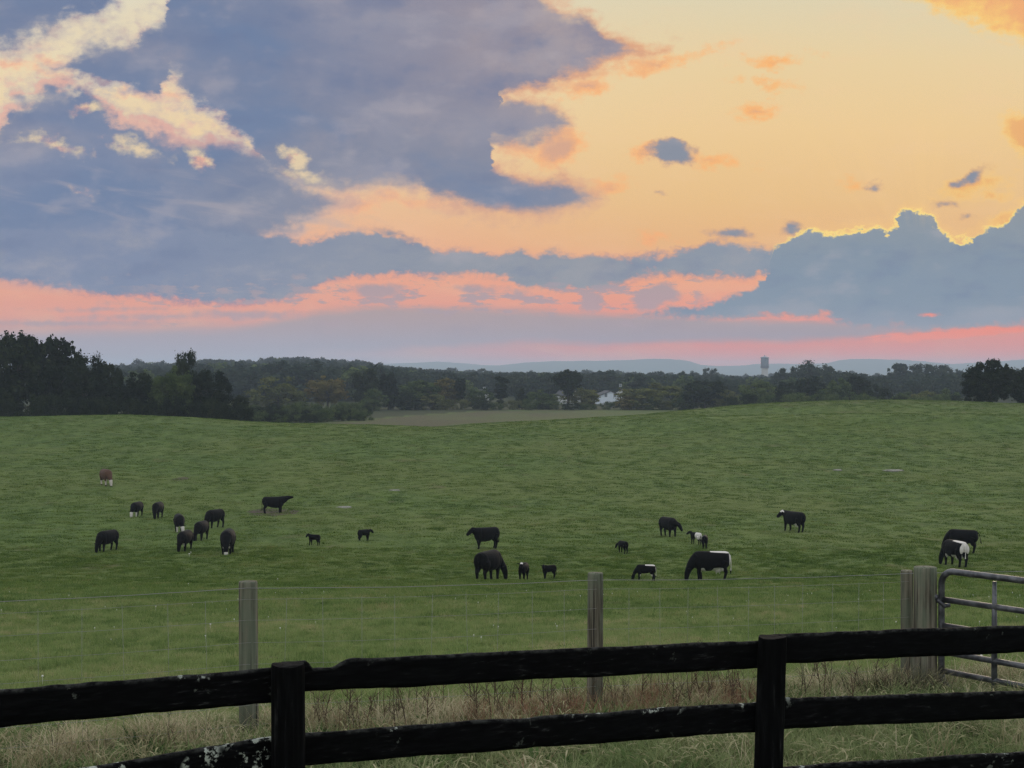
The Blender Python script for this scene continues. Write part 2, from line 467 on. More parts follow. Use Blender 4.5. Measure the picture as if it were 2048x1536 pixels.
    T.l.new(ms.outputs[0], out.inputs[0])
    world.cycles.sampling_method = 'MANUAL'
    world.cycles.sample_map_resolution = 512


build_sky()

sun_data = bpy.data.lights.new("sun", 'SUN')
sun_data.energy = 0.5
sun_data.angle = math.radians(14.0)
sun_data.color = (1.0, 0.78, 0.55)
sun = bpy.data.objects.new("sun", sun_data)
COL.objects.link(sun)
_az, _el = math.radians(SUN_AZ), math.radians(SUN_EL + 6.0)
_sd = Vector((math.sin(_az) * math.cos(_el), math.cos(_az) * math.cos(_el), math.sin(_el)))
sun.rotation_euler = (-_sd).to_track_quat('-Z', 'Y').to_euler()
sun.location = (0, 0, 60)

# ------------------------------------------------------------------ object helpers
def mesh_np(name, verts, loops, sizes, mat=None, smooth=True):
    """mesh from numpy arrays: verts (n,3), flat loop vertex indices, polygon sizes"""
    me = bpy.data.meshes.new(name)
    verts = np.asarray(verts, dtype=np.float32)
    loops = np.asarray(loops, dtype=np.int32)
    sizes = np.asarray(sizes, dtype=np.int32)
    me.vertices.add(len(verts))
    me.vertices.foreach_set('co', verts.ravel())
    me.loops.add(len(loops))
    me.loops.foreach_set('vertex_index', loops)
    me.polygons.add(len(sizes))
    starts = np.zeros(len(sizes), dtype=np.int32)
    starts[1:] = np.cumsum(sizes)[:-1]
    me.polygons.foreach_set('loop_start', starts)
    me.update(calc_edges=True)
    me.validate()
    if smooth:
        me.polygons.foreach_set('use_smooth', np.ones(len(me.polygons), dtype=bool))
    if mat:
        me.materials.append(mat)
    return me


def link(name, me, parent=None, loc=None):
    o = bpy.data.objects.new(name, me)
    COL.objects.link(o)
    if parent:
        o.parent = parent
    if loc is not None:
        o.location = loc
    return o


def empty(name, loc=(0, 0, 0), rz=0.0):
    o = bpy.data.objects.new(name, None)
    o.empty_display_size = 0.3
    COL.objects.link(o)
    o.location = loc
    o.rotation_euler = (0, 0, rz)
    return o


def tag(o, label=None, cat=None, group=None, kind=None):
    if label:
        o['label'] = label
    if cat:
        o['category'] = cat
    if group:
        o['group'] = group
    if kind:
        o['kind'] = kind
    return o


class MB:
    """collects simple solids into one mesh"""
    def __init__(self):
        self.v = []
        self.f = []

    def ring_solid(self, rings, cap=True):
        base = len(self.v)
        n = len(rings[0])
        for r in rings:
            self.v.extend([tuple(p) for p in r])
        for i in range(len(rings) - 1):
            for j in range(n):
                a = base + i * n + j
                b = base + i * n + (j + 1) % n
                self.f.append((a, b, b + n, a + n))
        if cap:
            self.f.append(tuple(base + j for j in reversed(range(n))))
            self.f.append(tuple(base + (len(rings) - 1) * n + j for j in range(n)))
        return self

    def tube(self, pts, radii, n=10, cap=True, flat=1.0):
        pts = [Vector(p) for p in pts]
        if not hasattr(radii, '__len__'):
            radii = [radii] * len(pts)
        rings = []
        up = None
        for i, p in enumerate(pts):
            t = (pts[min(i + 1, len(pts) - 1)] - pts[max(i - 1, 0)]).normalized()
            if up is None:
                up = Vector((0, 0, 1)) if abs(t.z) < 0.9 else Vector((0, 1, 0))
            s = t.cross(up)
            if s.length < 1e-4:
                s = t.cross(Vector((1, 0, 0)))
            s.normalize()
            u = s.cross(t).normalized()
            up = u
            rings.append([p + s * (math.cos(2 * math.pi * k / n) * radii[i]) + u * (math.sin(2 * math.pi * k / n) * radii[i] * flat) for k in range(n)])
        return self.ring_solid(rings, cap)

    def box(self, x0, x1, y0, y1, z0, z1):
        b = len(self.v)
        self.v += [(x0, y0, z0), (x1, y0, z0), (x1, y1, z0), (x0, y1, z0), (x0, y0, z1), (x1, y0, z1), (x1, y1, z1), (x0, y1, z1)]
        self.f += [tuple(b + i for i in q) for q in ((3, 2, 1, 0), (4, 5, 6, 7), (0, 1, 5, 4), (1, 2, 6, 5), (2, 3, 7, 6), (3, 0, 4, 7))]
        return self

    def poly(self, pts):
        b = len(self.v)
        self.v += [tuple(p) for p in pts]
        self.f.append(tuple(range(b, b + len(pts))))
        return self

    def prism(self, outline, y0, y1):
        """outline in xz, extruded from y0 to y1"""
        n = len(outline)
        return self.ring_solid([[(x, y0, z) for x, z in outline], [(x, y1, z) for x, z in outline]])

    def ellipsoid(self, c, r, nu=14, nv=10, rot=None):
        rings = []
        for i in range(1, nv):
            a = math.pi * i / nv
            ring = []
            for j in range(nu):
                b = 2 * math.pi * j / nu
                p = Vector((r[0] * math.sin(a) * math.cos(b), r[1] * math.sin(a) * math.sin(b), -r[2] * math.cos(a)))
                if rot:
                    p = rot @ p
                ring.append(p + Vector(c))
            rings.append(ring)
        return self.ring_solid(rings)

    def mesh(self, name, mat=None, smooth=True):
        me = bpy.data.meshes.new(name)
        me.from_pydata(self.v, [], self.f)
        me.validate()
        me.update()
        if smooth:
            me.polygons.foreach_set('use_smooth', np.ones(len(me.polygons), dtype=bool))
        if mat:
            me.materials.append(mat)
        return me

    def build(self, name, mat=None, parent=None, smooth=True, loc=None):
        return link(name, self.mesh(name, mat, smooth), parent, loc)


def bevel(o, w=0.004, seg=2):
    m = o.modifiers.new('bevel', 'BEVEL')
    m.width = w
    m.segments = seg
    m.limit_method = 'ANGLE'
    return o


def mat_base(name, rough=0.8, spec=0.3):
    m = bpy.data.materials.new(name)
    m.use_nodes = True
    T = NT(m.node_tree)
    b = m.node_tree.nodes['Principled BSDF']
    b.inputs['Roughness'].default_value = rough
    b.inputs['Specular IOR Level'].default_value = spec
    return m, T, b


def vnoise(x, y, seed=0):
    """smooth 2D value noise, numpy"""
    xi = np.floor(x).astype(np.int64)
    yi = np.floor(y).astype(np.int64)
    fx = x - xi
    fy = y - yi
    fx = fx * fx * (3 - 2 * fx)
    fy = fy * fy * (3 - 2 * fy)

    def h(a, b):
        n = (a * 374761393 + b * 668265263 + seed * 974711) & 0x7fffffff
        n = ((n ^ (n >> 13)) * 1274126177) & 0x7fffffff
        n = n ^ (n >> 16)
        return (n & 0xffff) / 65535.0
    return (h(xi, yi) * (1 - fx) + h(xi + 1, yi) * fx) * (1 - fy) + (h(xi, yi + 1) * (1 - fx) + h(xi + 1, yi + 1) * fx) * fy


# ------------------------------------------------------------------ terrain
def sstep(a, b, x):
    t = np.clip((x - a) / (b - a), 0, 1)
    return t * t * (3 - 2 * t)


_CX = np.array([-1500, 0, 140, 220, 300, 400, 480, 560, 700, 800, 870, 950, 1050, 1150, 1250, 1350, 1500, 1600, 1700, 1800, 1900, 2048, 3500]) * 1.0
_CR = np.array([836, 834, 832, 830, 832, 836, 842, 846, 849, 852, 854, 848, 843, 838, 832, 823, 809, 804, 801, 800, 802, 807, 812]) * 1.0


def smooth_interp(x, xs, ys, it=0):
    """monotone cubic interpolation"""
    xs = np.asarray(xs, float)
    ys = np.asarray(ys, float)
    d = np.diff(ys) / np.diff(xs)
    m = np.zeros_like(ys)
    m[1:-1] = np.where(d[1:] * d[:-1] > 0, 2 * d[1:] * d[:-1] / (d[1:] + d[:-1] + 1e-12), 0)
    m[0], m[-1] = d[0], d[-1]
    x = np.clip(x, xs[0], xs[-1])
    i = np.clip(np.searchsorted(xs, x) - 1, 0, len(xs) - 2)
    h = xs[i + 1] - xs[i]
    t = (x - xs[i]) / h
    return ((2 * t**3 - 3 * t**2 + 1) * ys[i] + (t**3 - 2 * t**2 + t) * h * m[i] + (-2 * t**3 + 3 * t**2) * ys[i + 1] + (t**3 - t**2) * h * m[i + 1])


_PY = [-60, -6, 0, 4, 7, 9, 11.3, 12.7, 14.3, 20, 30, 40, 48, 60, 70, 85, 100, 120, 140, 170, 200]
_PB = [1.3, 1.5, 1.62, 2.15, 2.52, 2.66, 2.78, 2.90, 3.06, 3.70, 4.85, 6.00, 7.0, 8.45, 9.70, 10.38, 10.75, 11.02, 10.47, 9.07, 7.65]


def drop(X, Y):
    """how far the ground lies below the lens"""
    X = np.asarray(X, float)
    Y = np.asarray(Y, float)
    u = X / np.maximum(Y, 1.0)
    col = 1024 + F * u
    near = smooth_interp(Y, _PY, _PB)
    R = smooth_interp(col, _CX, _CR)
    right = sstep(1150, 1650, col)
    ycr = 226 + 30 * right
    bcr = (R - 745) / F * ycr
    # second fold on the right: a near brow, then a shallow dip
    t = np.clip((Y - 170) / (ycr - 170), 0, 1)
    b170 = 9.07
    slope0 = -0.047
    h = ycr - 170
    up = (2*t**3 - 3*t**2 + 1) * b170 + (t**3 - 2*t**2 + t) * h * slope0 + (-2*t**3 + 3*t**2) * bcr + (t**3 - t**2) * h * (bcr / ycr) * 1.0
    up = up + right * (-1.15 * np.exp(-((Y - 203) / 9.0)**2) + 0.55 * np.exp(-((Y - 224) / 9.0)**2))
    far = 11.1 + 0.0 * Y
    beyond = bcr + (far - bcr) * sstep(0, 62, Y - ycr) + np.where(Y > ycr, (bcr / ycr) * (Y - ycr) * (1 - sstep(0, 40, Y - ycr)), 0)
    # low swells far off
    hill = 11.5 * np.exp(-((u + 0.16) / 0.115)**2) * np.exp(-((Y - 1180) / 330)**2)
    hill = hill + 3.0 * np.exp(-((u - 0.24) / 0.09)**2) * np.exp(-((Y - 800) / 220)**2)
    hill = hill + 1.2 * sstep(500, 1500, Y)
    far2 = far - hill
    b = np.where(Y < 170, near, np.where(Y < ycr, up, beyond + (far2 - far) * sstep(300, 700, Y)))
    return b


def ground_z(x, y):
    return EYE - float(drop(np.array([x]), np.array([y]))[0])


def bumps(X, Y):
    """lumpy grazed turf, metres"""
    fade = sstep(2, 12, Y) * (1 - sstep(240, 300, Y))
    b = (vnoise(X * 0.33, Y * 0.22, 3) - .5) * 0.09 + (vnoise(X * 0.9, Y * 0.62, 5) - .5) * 0.075 + (vnoise(X * 2.3, Y * 1.7, 9) - .5) * 0.11
    small = (vnoise(X * 6.0, Y * 5.0, 12) - .5) * 0.05 * (1 - sstep(30, 70, Y))
    nearf = 0.35 + 0.65 * sstep(16, 50, Y)
    return (b * nearf + small) * fade


def at(px, row):
    """ground point whose picture falls on photo pixel (px,row), for the pasture"""
    Y = np.linspace(9.0, 224.0, 6000)
    X = (px - 1024) / F * Y
    r = HOR + F * drop(X, Y) / Y
    i = int(np.argmin(np.abs(r - row)))
    return float(X[i]), float(Y[i])


ROW_OF = lambda x, y, z: HOR - F * (z - EYE) / y

# ------------------------------------------------------------------ ground
def ground_material():
    m, T, b = mat_base("ground_turf", 0.95, 0.1)
    g = T.node('ShaderNodeNewGeometry')
    P = g.outputs['Position']
    big = T.noise(P, 0.045, 5.0, 0.55)[0]
    mid = T.noise(T.vmad(P, (1.0, 0.55, 1.0)), 0.55, 6.0, 0.62)[0]
    fine = T.noise(T.vmad(P, (1.0, 0.6, 1.0), (3, 1, 0)), 3.2, 6.0, 0.65)[0]
    col = T.mix(T.ss(mid, 0.36, 0.66), (0.036, 0.070, 0.015, 1), (0.082, 0.130, 0.028, 1))
    col = T.mix(T.ss(fine, 0.35, 0.70), col, (0.092, 0.135, 0.034, 1))
    col = T.mix(T.mul(T.ss(big, 0.40, 0.62), 0.55), col, (0.105, 0.130, 0.034, 1))
    brown = T.ss(T.noise(T.vmad(P, (1.0, 0.6, 1.0), (13, 5, 0)), 0.28, 5.0, 0.6)[0], 0.60, 0.74)
    col = T.mix(T.mul(brown, 0.5), col, (0.105, 0.085, 0.045, 1))
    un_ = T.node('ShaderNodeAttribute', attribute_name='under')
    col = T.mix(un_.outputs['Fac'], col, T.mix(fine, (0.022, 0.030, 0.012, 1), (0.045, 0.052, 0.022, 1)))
    at_ = T.node('ShaderNodeAttribute', attribute_name='tan')
    col = T.mix(at_.outputs['Fac'], col, T.mix(T.ss(fine, 0.35, 0.65), (0.050, 0.052, 0.026, 1), (0.100, 0.090, 0.048, 1)))
    bare = T.node('ShaderNodeAttribute', attribute_name='bare')
    bf = T.ss(T.mad(T.sub(fine, .5), 1.6, bare.outputs['Fac']), 0.35, 0.65)
    col = T.mix(bf, col, T.mix(mid, (0.060, 0.048, 0.036, 1), (0.10, 0.085, 0.062, 1)))
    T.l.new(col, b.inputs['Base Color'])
    bp = T.node('ShaderNodeBump')
    bp.inputs['Strength'].default_value = 0.9
    bp.inputs['Distance'].default_value = 0.22
    T.l.new(T.add(T.mul(mid, 0.7), T.mul(fine, 0.5)), bp.inputs['Height'])
    T.l.new(bp.outputs[0], b.inputs['Normal'])
    return m


def build_ground():
    Ys = [-60, -45, -30, -20, -12, -6, -2, 0, 2, 4, 5.5, 7]
    y = 8.0
    while y < 300:
        Ys.append(y)
        y += 0.085 + 0.0030 * (y - 8) if y < 60 else (0.26 + 0.0042 * (y - 60))
    while y < 7800:
        Ys.append(y)
        y *= 1.035
    Ys = np.array(Ys)
    nc = 620
    t = np.linspace(-1, 1, nc)
    W = np.where(Ys < 0, 12 - Ys * 0.2, 12 + 0.50 * Ys)
    X = t[None, :] * W[:, None]
    Y = np.repeat(Ys[:, None], nc, 1)
    Z = EYE - drop(X, Y) + bumps(X, Y)
    V = np.stack([X, Y, Z], -1).reshape(-1, 3)
    nr = len(Ys)
    i = np.arange(nr - 1)[:, None] * nc + np.arange(nc - 1)[None, :]
    quads = np.stack([i, i + 1, i + nc + 1, i + nc], -1).reshape(-1, 4)
    me = mesh_np("ground", V, quads.ravel(), np.full(len(quads), 4), ground_material())
    col = 1024 + F * X / np.maximum(Y, 1)
    row = HOR + F * (EYE - Z) / np.maximum(Y, 1)
    wob = (vnoise(X * .05, Y * .05, 4) - .5) * 40
    yfar = smooth_interp(col, [-2000, 500, 640, 760, 1000, 1250, 4000], [300, 318, 336, 362, 436, 452, 452])
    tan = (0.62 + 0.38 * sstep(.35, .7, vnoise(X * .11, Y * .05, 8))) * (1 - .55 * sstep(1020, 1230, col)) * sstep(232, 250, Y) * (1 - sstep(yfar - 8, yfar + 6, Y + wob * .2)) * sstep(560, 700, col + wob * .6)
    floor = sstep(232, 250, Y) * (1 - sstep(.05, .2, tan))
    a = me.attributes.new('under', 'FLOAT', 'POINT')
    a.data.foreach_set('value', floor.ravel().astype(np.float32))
    a = me.attributes.new('tan', 'FLOAT', 'POINT')
    a.data.foreach_set('value', tan.ravel().astype(np.float32))
    bare = np.zeros_like(X)
    for px, py, rx, ry in ((545, 1026, 2.1, 3.2), (528, 1022, 1.6, 1.8), (575, 1022, 1.2, 1.5), (560, 1316, .25, .3), (360, 958, .9, 1.6)):
        cx, cyy = at(px, py)
        bare = np.maximum(bare, 1 - sstep(0.6, 1.1, np.sqrt(((X - cx) / rx)**2 + ((Y - cyy) / ry)**2)))
    a = me.attributes.new('bare', 'FLOAT', 'POINT')
    a.data.foreach_set('value', bare.ravel().astype(np.float32))
    o = link("ground", me)
    tag(o, kind='structure')
    return o


build_ground()


def build_mountains():
    m, T, b = mat_base("forested_ridge", 0.95, 0.05)
    g = T.node('ShaderNodeNewGeometry')
    n = T.noise(g.outputs['Position'], 0.004, 5.0, 0.6)[0]
    T.l.new(T.mix(n, (0.035, 0.055, 0.03, 1), (0.06, 0.085, 0.04, 1)), b.inputs['Base Color'])

    def ridge(Y0, pts, seed, depth):
        xs = np.linspace(-1400, 3400, 900)
        px = [p[0] for p in pts]
        rows = smooth_interp(xs, px, [p[1] for p in pts])
        rows = rows - (vnoise(xs * .03, xs * 0, seed) - .5) * 1.6 - (vnoise(xs * .12, xs * 0, seed + 1) - .5) * 0.7
        prof = [(-1.0, 0.0), (-.8, .12), (-.55, .38), (-.3, .75), (-.12, .95), (0, 1.0), (.2, .92), (.6, .5), (1.0, 0.0)]
        V = []
        for k, (dd, hh) in enumerate(prof):
            Y = Y0 + dd * depth * (0.75 + 0.5 * vnoise(xs * .011, xs * 0 + k, seed + 5))
            X = (xs - 1024) / F * Y0
            top = (HOR - rows) / F * Y0 + EYE
            base = -6.0
            z = base + (top - base) * hh
            if 0 < k < len(prof) - 1 and k != 5:
                z = z + (vnoise(xs * .05, xs * 0 + k * 3.1, seed + 7) - .5) * 5 * hh
            V.append(np.stack([X, Y, z], -1))
        nr, nc = len(prof), len(xs)
        V = np.concatenate(V)
        i = np.arange(nr - 1)[:, None] * nc + np.arange(nc - 1)[None, :]
        q = np.stack([i, i + 1, i + nc + 1, i + nc], -1).reshape(-1, 4)
        o = link("mountains", mesh_np("mountains", V, q.ravel(), np.full(len(q), 4), m))
        tag(o, kind='structure')
    ridge(7000, [(-1400, 738), (400, 736), (700, 731), (800, 727), (870, 724), (930, 727), (1000, 731), (1100, 735), (1500, 737), (3400, 738)], 21, 480)
    ridge(6500, [(-1400, 742), (900, 741), (985, 733), (1005, 730), (1060, 724), (1120, 722), (1200, 721), (1330, 718), (1370, 721), (1400, 729), (1440, 732), (1490, 731),
                 (1515, 728), (1560, 727), (1600, 728), (1645, 727), (1685, 720), (1740, 718), (1800, 720), (1860, 724), (1900, 727), (1950, 725), (2010, 722), (2060, 719), (2300, 722), (3400, 735)], 22, 560)


build_mountains()

# ------------------------------------------------------------------ grass (stuff)
HID = bpy.data.collections.new("tuft_sources")      # not linked to the scene: sources for the grass scatter


def blade_mesh(name, blades, mat):
    """blades: list of (base xyz, direction angle, height, lean, width, curl)"""
    V, Fc = [], []
    for (bx, by, ang, h, lean, w, droop, seg) in blades:
        ca, sa = math.cos(ang), math.sin(ang)
        sx, sy = -sa, ca
        b0 = len(V)
        for k in range(seg + 1):
            t = k / seg
            out = lean * h * t ** 1.6
            z = h * (t - droop * t ** 3)
            ww = w * (1 - t ** 1.5) * .5 + 0.0002
            cx, cyy = bx + ca * out, by + sa * out
            V.append((cx - sx * ww, cyy - sy * ww, z - 0.01))
            V.append((cx + sx * ww, cyy + sy * ww, z - 0.01))
        for k in range(seg):
            a = b0 + 2 * k
            Fc.append((a, a + 1, a + 3, a + 2))
    me = bpy.data.meshes.new(name)
    me.from_pydata(V, [], Fc)
    me.update()
    me.materials.append(mat)
    o = bpy.data.objects.new(name, me)
    HID.objects.link(o)
    return o


def grass_mat(name, stops, trans=0.35):
    """blade colour varies from tuft to tuft and with the drift of the field"""
    m = bpy.data.materials.new(name)
    m.use_nodes = True
    T = NT(m.node_tree)
    m.node_tree.nodes.clear()
    out = T.node('ShaderNodeOutputMaterial')
    oi = T.node('ShaderNodeObjectInfo')
    g = T.node('ShaderNodeNewGeometry')
    big = T.noise(g.outputs['Position'], 0.22, 4.0, 0.6)[0]
    mid = T.noise(T.vmad(g.outputs['Position'], (1.0, .6, 1.0)), 1.1, 3.0, 0.6)[0]
    v = T.add(T.mul(oi.outputs['Random'], 0.45), T.add(T.mul(T.ss(big, .3, .7), 0.30), T.mul(T.ss(mid, .3, .7), .25)))
    col = T.ramp(v, stops)
    d = T.node('ShaderNodeBsdfDiffuse')
    tr = T.node('ShaderNodeBsdfTranslucent')
    T.l.new(col, d.inputs[0])
    T.l.new(col, tr.inputs[0])
    mx = T.node('ShaderNodeMixShader')
    mx.inputs[0].default_value = trans
    T.l.new(d.outputs[0], mx.inputs[1])
    T.l.new(tr.outputs[0], mx.inputs[2])
    T.l.new(mx.outputs[0], out.inputs[0])
    return m


def scatter(name, pts, rotz, scale, kinds, sources, label=None):
    """one object of kind stuff: sources[i] set on points, by geometry nodes"""
    me = bpy.data.meshes.new(name)
    n = len(pts)
    me.vertices.add(n)
    me.vertices.foreach_set('co', np.asarray(pts, np.float32).ravel())
    a = me.attributes.new('rz', 'FLOAT_VECTOR', 'POINT')
    a.data.foreach_set('vector', np.stack([np.zeros(n), np.zeros(n), rotz], -1).astype(np.float32).ravel())
    a = me.attributes.new('sc', 'FLOAT_VECTOR', 'POINT')
    sc = np.asarray(scale, np.float32)
    if sc.ndim == 1:
        sc = np.stack([sc, sc, sc], -1)
    a.data.foreach_set('vector', sc.ravel())
    a = me.attributes.new('kd', 'INT', 'POINT')
    a.data.foreach_set('value', np.asarray(kinds, np.int32))
    me.update()
    o = link(name, me)
    ng = bpy.data.node_groups.new(name + "_scatter", 'GeometryNodeTree')
    ng.interface.new_socket('Geometry', in_out='INPUT', socket_type='NodeSocketGeometry')
    ng.interface.new_socket('Geometry', in_out='OUTPUT', socket_type='NodeSocketGeometry')
    gi = ng.nodes.new('NodeGroupInput')
    go = ng.nodes.new('NodeGroupOutput')
    jn = ng.nodes.new('GeometryNodeJoinGeometry')

    def named(nm, dt):
        nd = ng.nodes.new('GeometryNodeInputNamedAttribute')
        nd.data_type = dt
        nd.inputs[0].default_value = nm
        return nd.outputs[0]
    rz, s3, kd = named('rz', 'FLOAT_VECTOR'), named('sc', 'FLOAT_VECTOR'), named('kd', 'INT')
    for i, src in enumerate(sources):
        oi = ng.nodes.new('GeometryNodeObjectInfo')
        oi.inputs['Object'].default_value = src
        oi.inputs['As Instance'].default_value = True
        ip = ng.nodes.new('GeometryNodeInstanceOnPoints')
        cmp_ = ng.nodes.new('FunctionNodeCompare')
        cmp_.data_type = 'INT'
        cmp_.operation = 'EQUAL'
        ng.links.new(kd, cmp_.inputs[2])
        cmp_.inputs[3].default_value = i
        ng.links.new(gi.outputs[0], ip.inputs['Points'])
        ng.links.new(cmp_.outputs[0], ip.inputs['Selection'])
        ng.links.new(oi.outputs['Geometry'], ip.inputs['Instance'])
        ng.links.new(rz, ip.inputs['Rotation'])
        ng.links.new(s3, ip.inputs['Scale'])
        ng.links.new(ip.outputs[0], jn.inputs[0])
    ng.links.new(jn.outputs[0], go.inputs[0])
    md = o.modifiers.new('scatter', 'NODES')
    md.node_group = ng
    tag(o, label, kind='stuff')
    return o


def wedge_points(y0, y1, dens, fn=None, margin=0.385, pad=1.0):
    """random points between two depths inside the visible wedge, density fn(x,y) 0..1"""
    area = margin * (y1**2 - y0**2) + 2 * pad * (y1 - y0)
    n = int(area * dens)
    y = np.sqrt(RNG.uniform(y0**2, y1**2, n))
    x = RNG.uniform(-1, 1, n) * (margin * y + pad)
    if fn is not None:
        k = RNG.uniform(0, 1, n) < fn(x, y)
        x, y = x[k], y[k]
    z = EYE - drop(x, y) + bumps(x, y)
    return np.stack([x, y, z], -1)


def tuft(name, mat, n, rad, h, w, lean=(.2, .9), droop=(.0, .3), seg=3):
    bl = []
    for _ in range(n):
        r = rad * math.sqrt(random.random())
        a = random.uniform(0, 6.283)
        bl.append((r * math.cos(a), r * math.sin(a), random.uniform(0, 6.283), random.uniform(*h), random.uniform(*lean), w * random.uniform(.7, 1.2), random.uniform(*droop), seg))
    return blade_mesh(name, bl, mat)


def build_grass():
    green = grass_mat("pasture_blades", [(0.15, (0.040, 0.076, 0.016, 1)), (0.45, (0.085, 0.138, 0.030, 1)), (0.7, (0.125, 0.172, 0.042, 1)), (0.9, (0.18, 0.185, 0.068, 1))])
    near = grass_mat("near_pasture_blades", [(0.15, (0.085, 0.138, 0.044, 1)), (0.40, (0.165, 0.235, 0.080, 1)), (0.65, (0.235, 0.290, 0.115, 1)), (0.9, (0.36, 0.325, 0.18, 1))], .45)
    src = [tuft("pasture_tuft_fine", near, 34, .10, (.05, .10), .0055, seg=2), tuft("pasture_tuft_low", near, 34, .12, (.035, .075), .0055, seg=2)]
    # close turf
    P = wedge_points(9.5, 40, 46, lambda x, y: 1 - sstep(24, 40, y) * .85)
    n = len(P)
    hv = 0.75 + 0.6 * vnoise(P[:, 0] * 1.3, P[:, 1] * .8, 31)
    s = RNG.uniform(.8, 1.3, n) * hv
    scatter("pasture_grass", P, RNG.uniform(0, 6.28, n), np.stack([np.ones(n) * 1.1, np.ones(n) * 1.1, s], -1), RNG.integers(0, 2, n), src)
    # middle and far turf: broader clumps that lean into one another
    src2 = [tuft("turf_clump_" + k, green, 46, .34, (.06, .15), .016, lean=(.3, 1.1), seg=2) for k in ("dense", "loose")]
    midg = grass_mat("middle_pasture_blades", [(0.15, (0.060, 0.104, 0.030, 1)), (0.42, (0.120, 0.182, 0.054, 1)), (0.68, (0.175, 0.225, 0.076, 1)), (0.9, (0.26, 0.245, 0.12, 1))], .45)
    src2 += [tuft("middle_turf_clump_" + k, midg, 46, .34, (.06, .15), .014, lean=(.3, 1.1), seg=2) for k in ("dense", "loose")]
    P = wedge_points(25, 90, 8.5, lambda x, y: .25 + .75 * sstep(25, 36, y))
    n = len(P)
    hv = 0.5 + 1.0 * vnoise(P[:, 0] * .7, P[:, 1] * .45, 33)
    scatter("pasture_grass", P, RNG.uniform(0, 6.28, n), np.stack([np.ones(n), np.ones(n), RNG.uniform(.5, .9, n) * hv], -1), RNG.integers(0, 2, n) + 2 * (RNG.uniform(0, 1, n) > sstep(34, 84, P[:, 1])), src2)
    P = wedge_points(90, 262, 1.9)
    n = len(P)
    hv = 0.4 + 1.1 * vnoise(P[:, 0] * .4, P[:, 1] * .28, 35)
    scatter("pasture_grass", P, RNG.uniform(0, 6.28, n), np.stack([np.ones(n) * 1.7, np.ones(n) * 1.7, RNG.uniform(.5, .95, n) * hv], -1), RNG.integers(0, 2, n), src2)
    # rank grass along the fences
    straw = grass_mat("straw_blades", [(0.15, (0.18, 0.155, 0.085, 1)), (0.42, (0.32, 0.275, 0.165, 1)), (0.68, (0.50, 0.44, 0.30, 1)), (0.9, (0.27, 0.145, 0.095, 1))], .25)
    lush = grass_mat("lush_blades", [(0.15, (0.075, 0.120, 0.042, 1)), (0.45, (0.165, 0.215, 0.088, 1)), (0.75, (0.26, 0.29, 0.14, 1)), (0.9, (0.40, 0.375, 0.22, 1))], .35)
    leafm = grass_mat("broad_weed_leaves", [(0.15, (0.030, 0.060, 0.020, 1)), (0.5, (0.065, 0.115, 0.038, 1)), (0.9, (0.12, 0.165, 0.060, 1))], .3)
    broad = [tuft("broad_leaf_tuft", leafm, 16, .12, (.08, .20), .045, (.6, 1.5), (.2, .7), 5), tuft("broad_leaf_tuft_low", leafm, 14, .14, (.06, .14), .060, (.8, 1.8), (.3, .8), 5)]
    seedm = grass_mat("seed_heads", [(0.15, (0.20, 0.19, 0.10, 1)), (0.5, (0.32, 0.30, 0.17, 1)), (0.9, (0.44, 0.40, 0.26, 1))], .3)
    seedy = []
    for nm in ("seed_head_tuft", "seed_head_tuft_bent"):
        bl = []
        for _ in range(7):
            a = random.uniform(0, 6.28)
            bl.append((random.uniform(-.1, .1), random.uniform(-.1, .1), a, random.uniform(.22, .40), random.uniform(.5, 1.1), .003, random.uniform(.35, .7), 8))
        o = blade_mesh(nm, bl, seedm)
        for v in range(len(o.data.vertices) // 2):      # thicken the last third of every stalk into a head
            k = v % 9
            if k in (6, 7):
                p, q = o.data.vertices[2 * v].co, o.data.vertices[2 * v + 1].co
                m_ = (p + q) / 2
                d_ = (q - p).normalized() * .0055
                o.data.vertices[2 * v].co = m_ - d_
                o.data.vertices[2 * v + 1].co = m_ + d_
        seedy.append(o)
    tall = [tuft("straw_tuft", straw, 26, .12, (.16, .42), .006, (.3, 1.2), (.1, .6), 5), tuft("straw_tuft_bent", straw, 22, .15, (.12, .30), .006, (.8, 1.8), (.4, .9), 5),
            tuft("lush_tuft", lush, 30, .12, (.12, .30), .008, (.3, 1.1), (.1, .6), 5), tuft("lush_tuft_bent", lush, 24, .15, (.10, .24), .010, (.7, 1.6), (.3, .9), 5)]

    def strip(x, y):
        # the ungrazed strip follows the wire fence
        fy = 11.3 + (x + 1.985) * 0.52
        return np.where(y < fy + 0.5, 1.0, np.clip(1 - (y - fy - 0.5) / 1.1, 0, 1) ** 1.6)
    P = wedge_points(8.6, 17.5, 120, strip)
    n = len(P)
    fy = 11.3 + (P[:, 0] + 1.985) * 0.52
    dry = np.clip(1.15 - np.abs(P[:, 1] - (fy + 0.0)) / 1.0, 0.04, 0.62) * (0.45 + 0.9 * vnoise(P[:, 0] * 1.6, P[:, 1] * 1.6, 41))
    dry = np.where(P[:, 0] < -2.4, np.maximum(dry, .45 * vnoise(P[:, 0] * 2, P[:, 1] * 2, 44)), dry)
    isdry = RNG.uniform(0, 1, n) < dry
    kd = np.where(isdry, RNG.integers(0, 2, n), 2 + RNG.integers(0, 2, n))
    patch = np.clip((vnoise(P[:, 0] * .9, P[:, 1] * .9, 61) - .42) * 3, 0, 1) * (P[:, 1] < fy - .1) + .9 * (P[:, 0] < -2.2) * (P[:, 1] < 11.0)
    pick = RNG.uniform(0, 1, n)
    kd = np.where((pick < .30 * patch), 4 + RNG.integers(0, 2, n), kd)
    kd = np.where((pick > .88) & (P[:, 1] < fy + .3), 6 + RNG.integers(0, 2, n), kd)
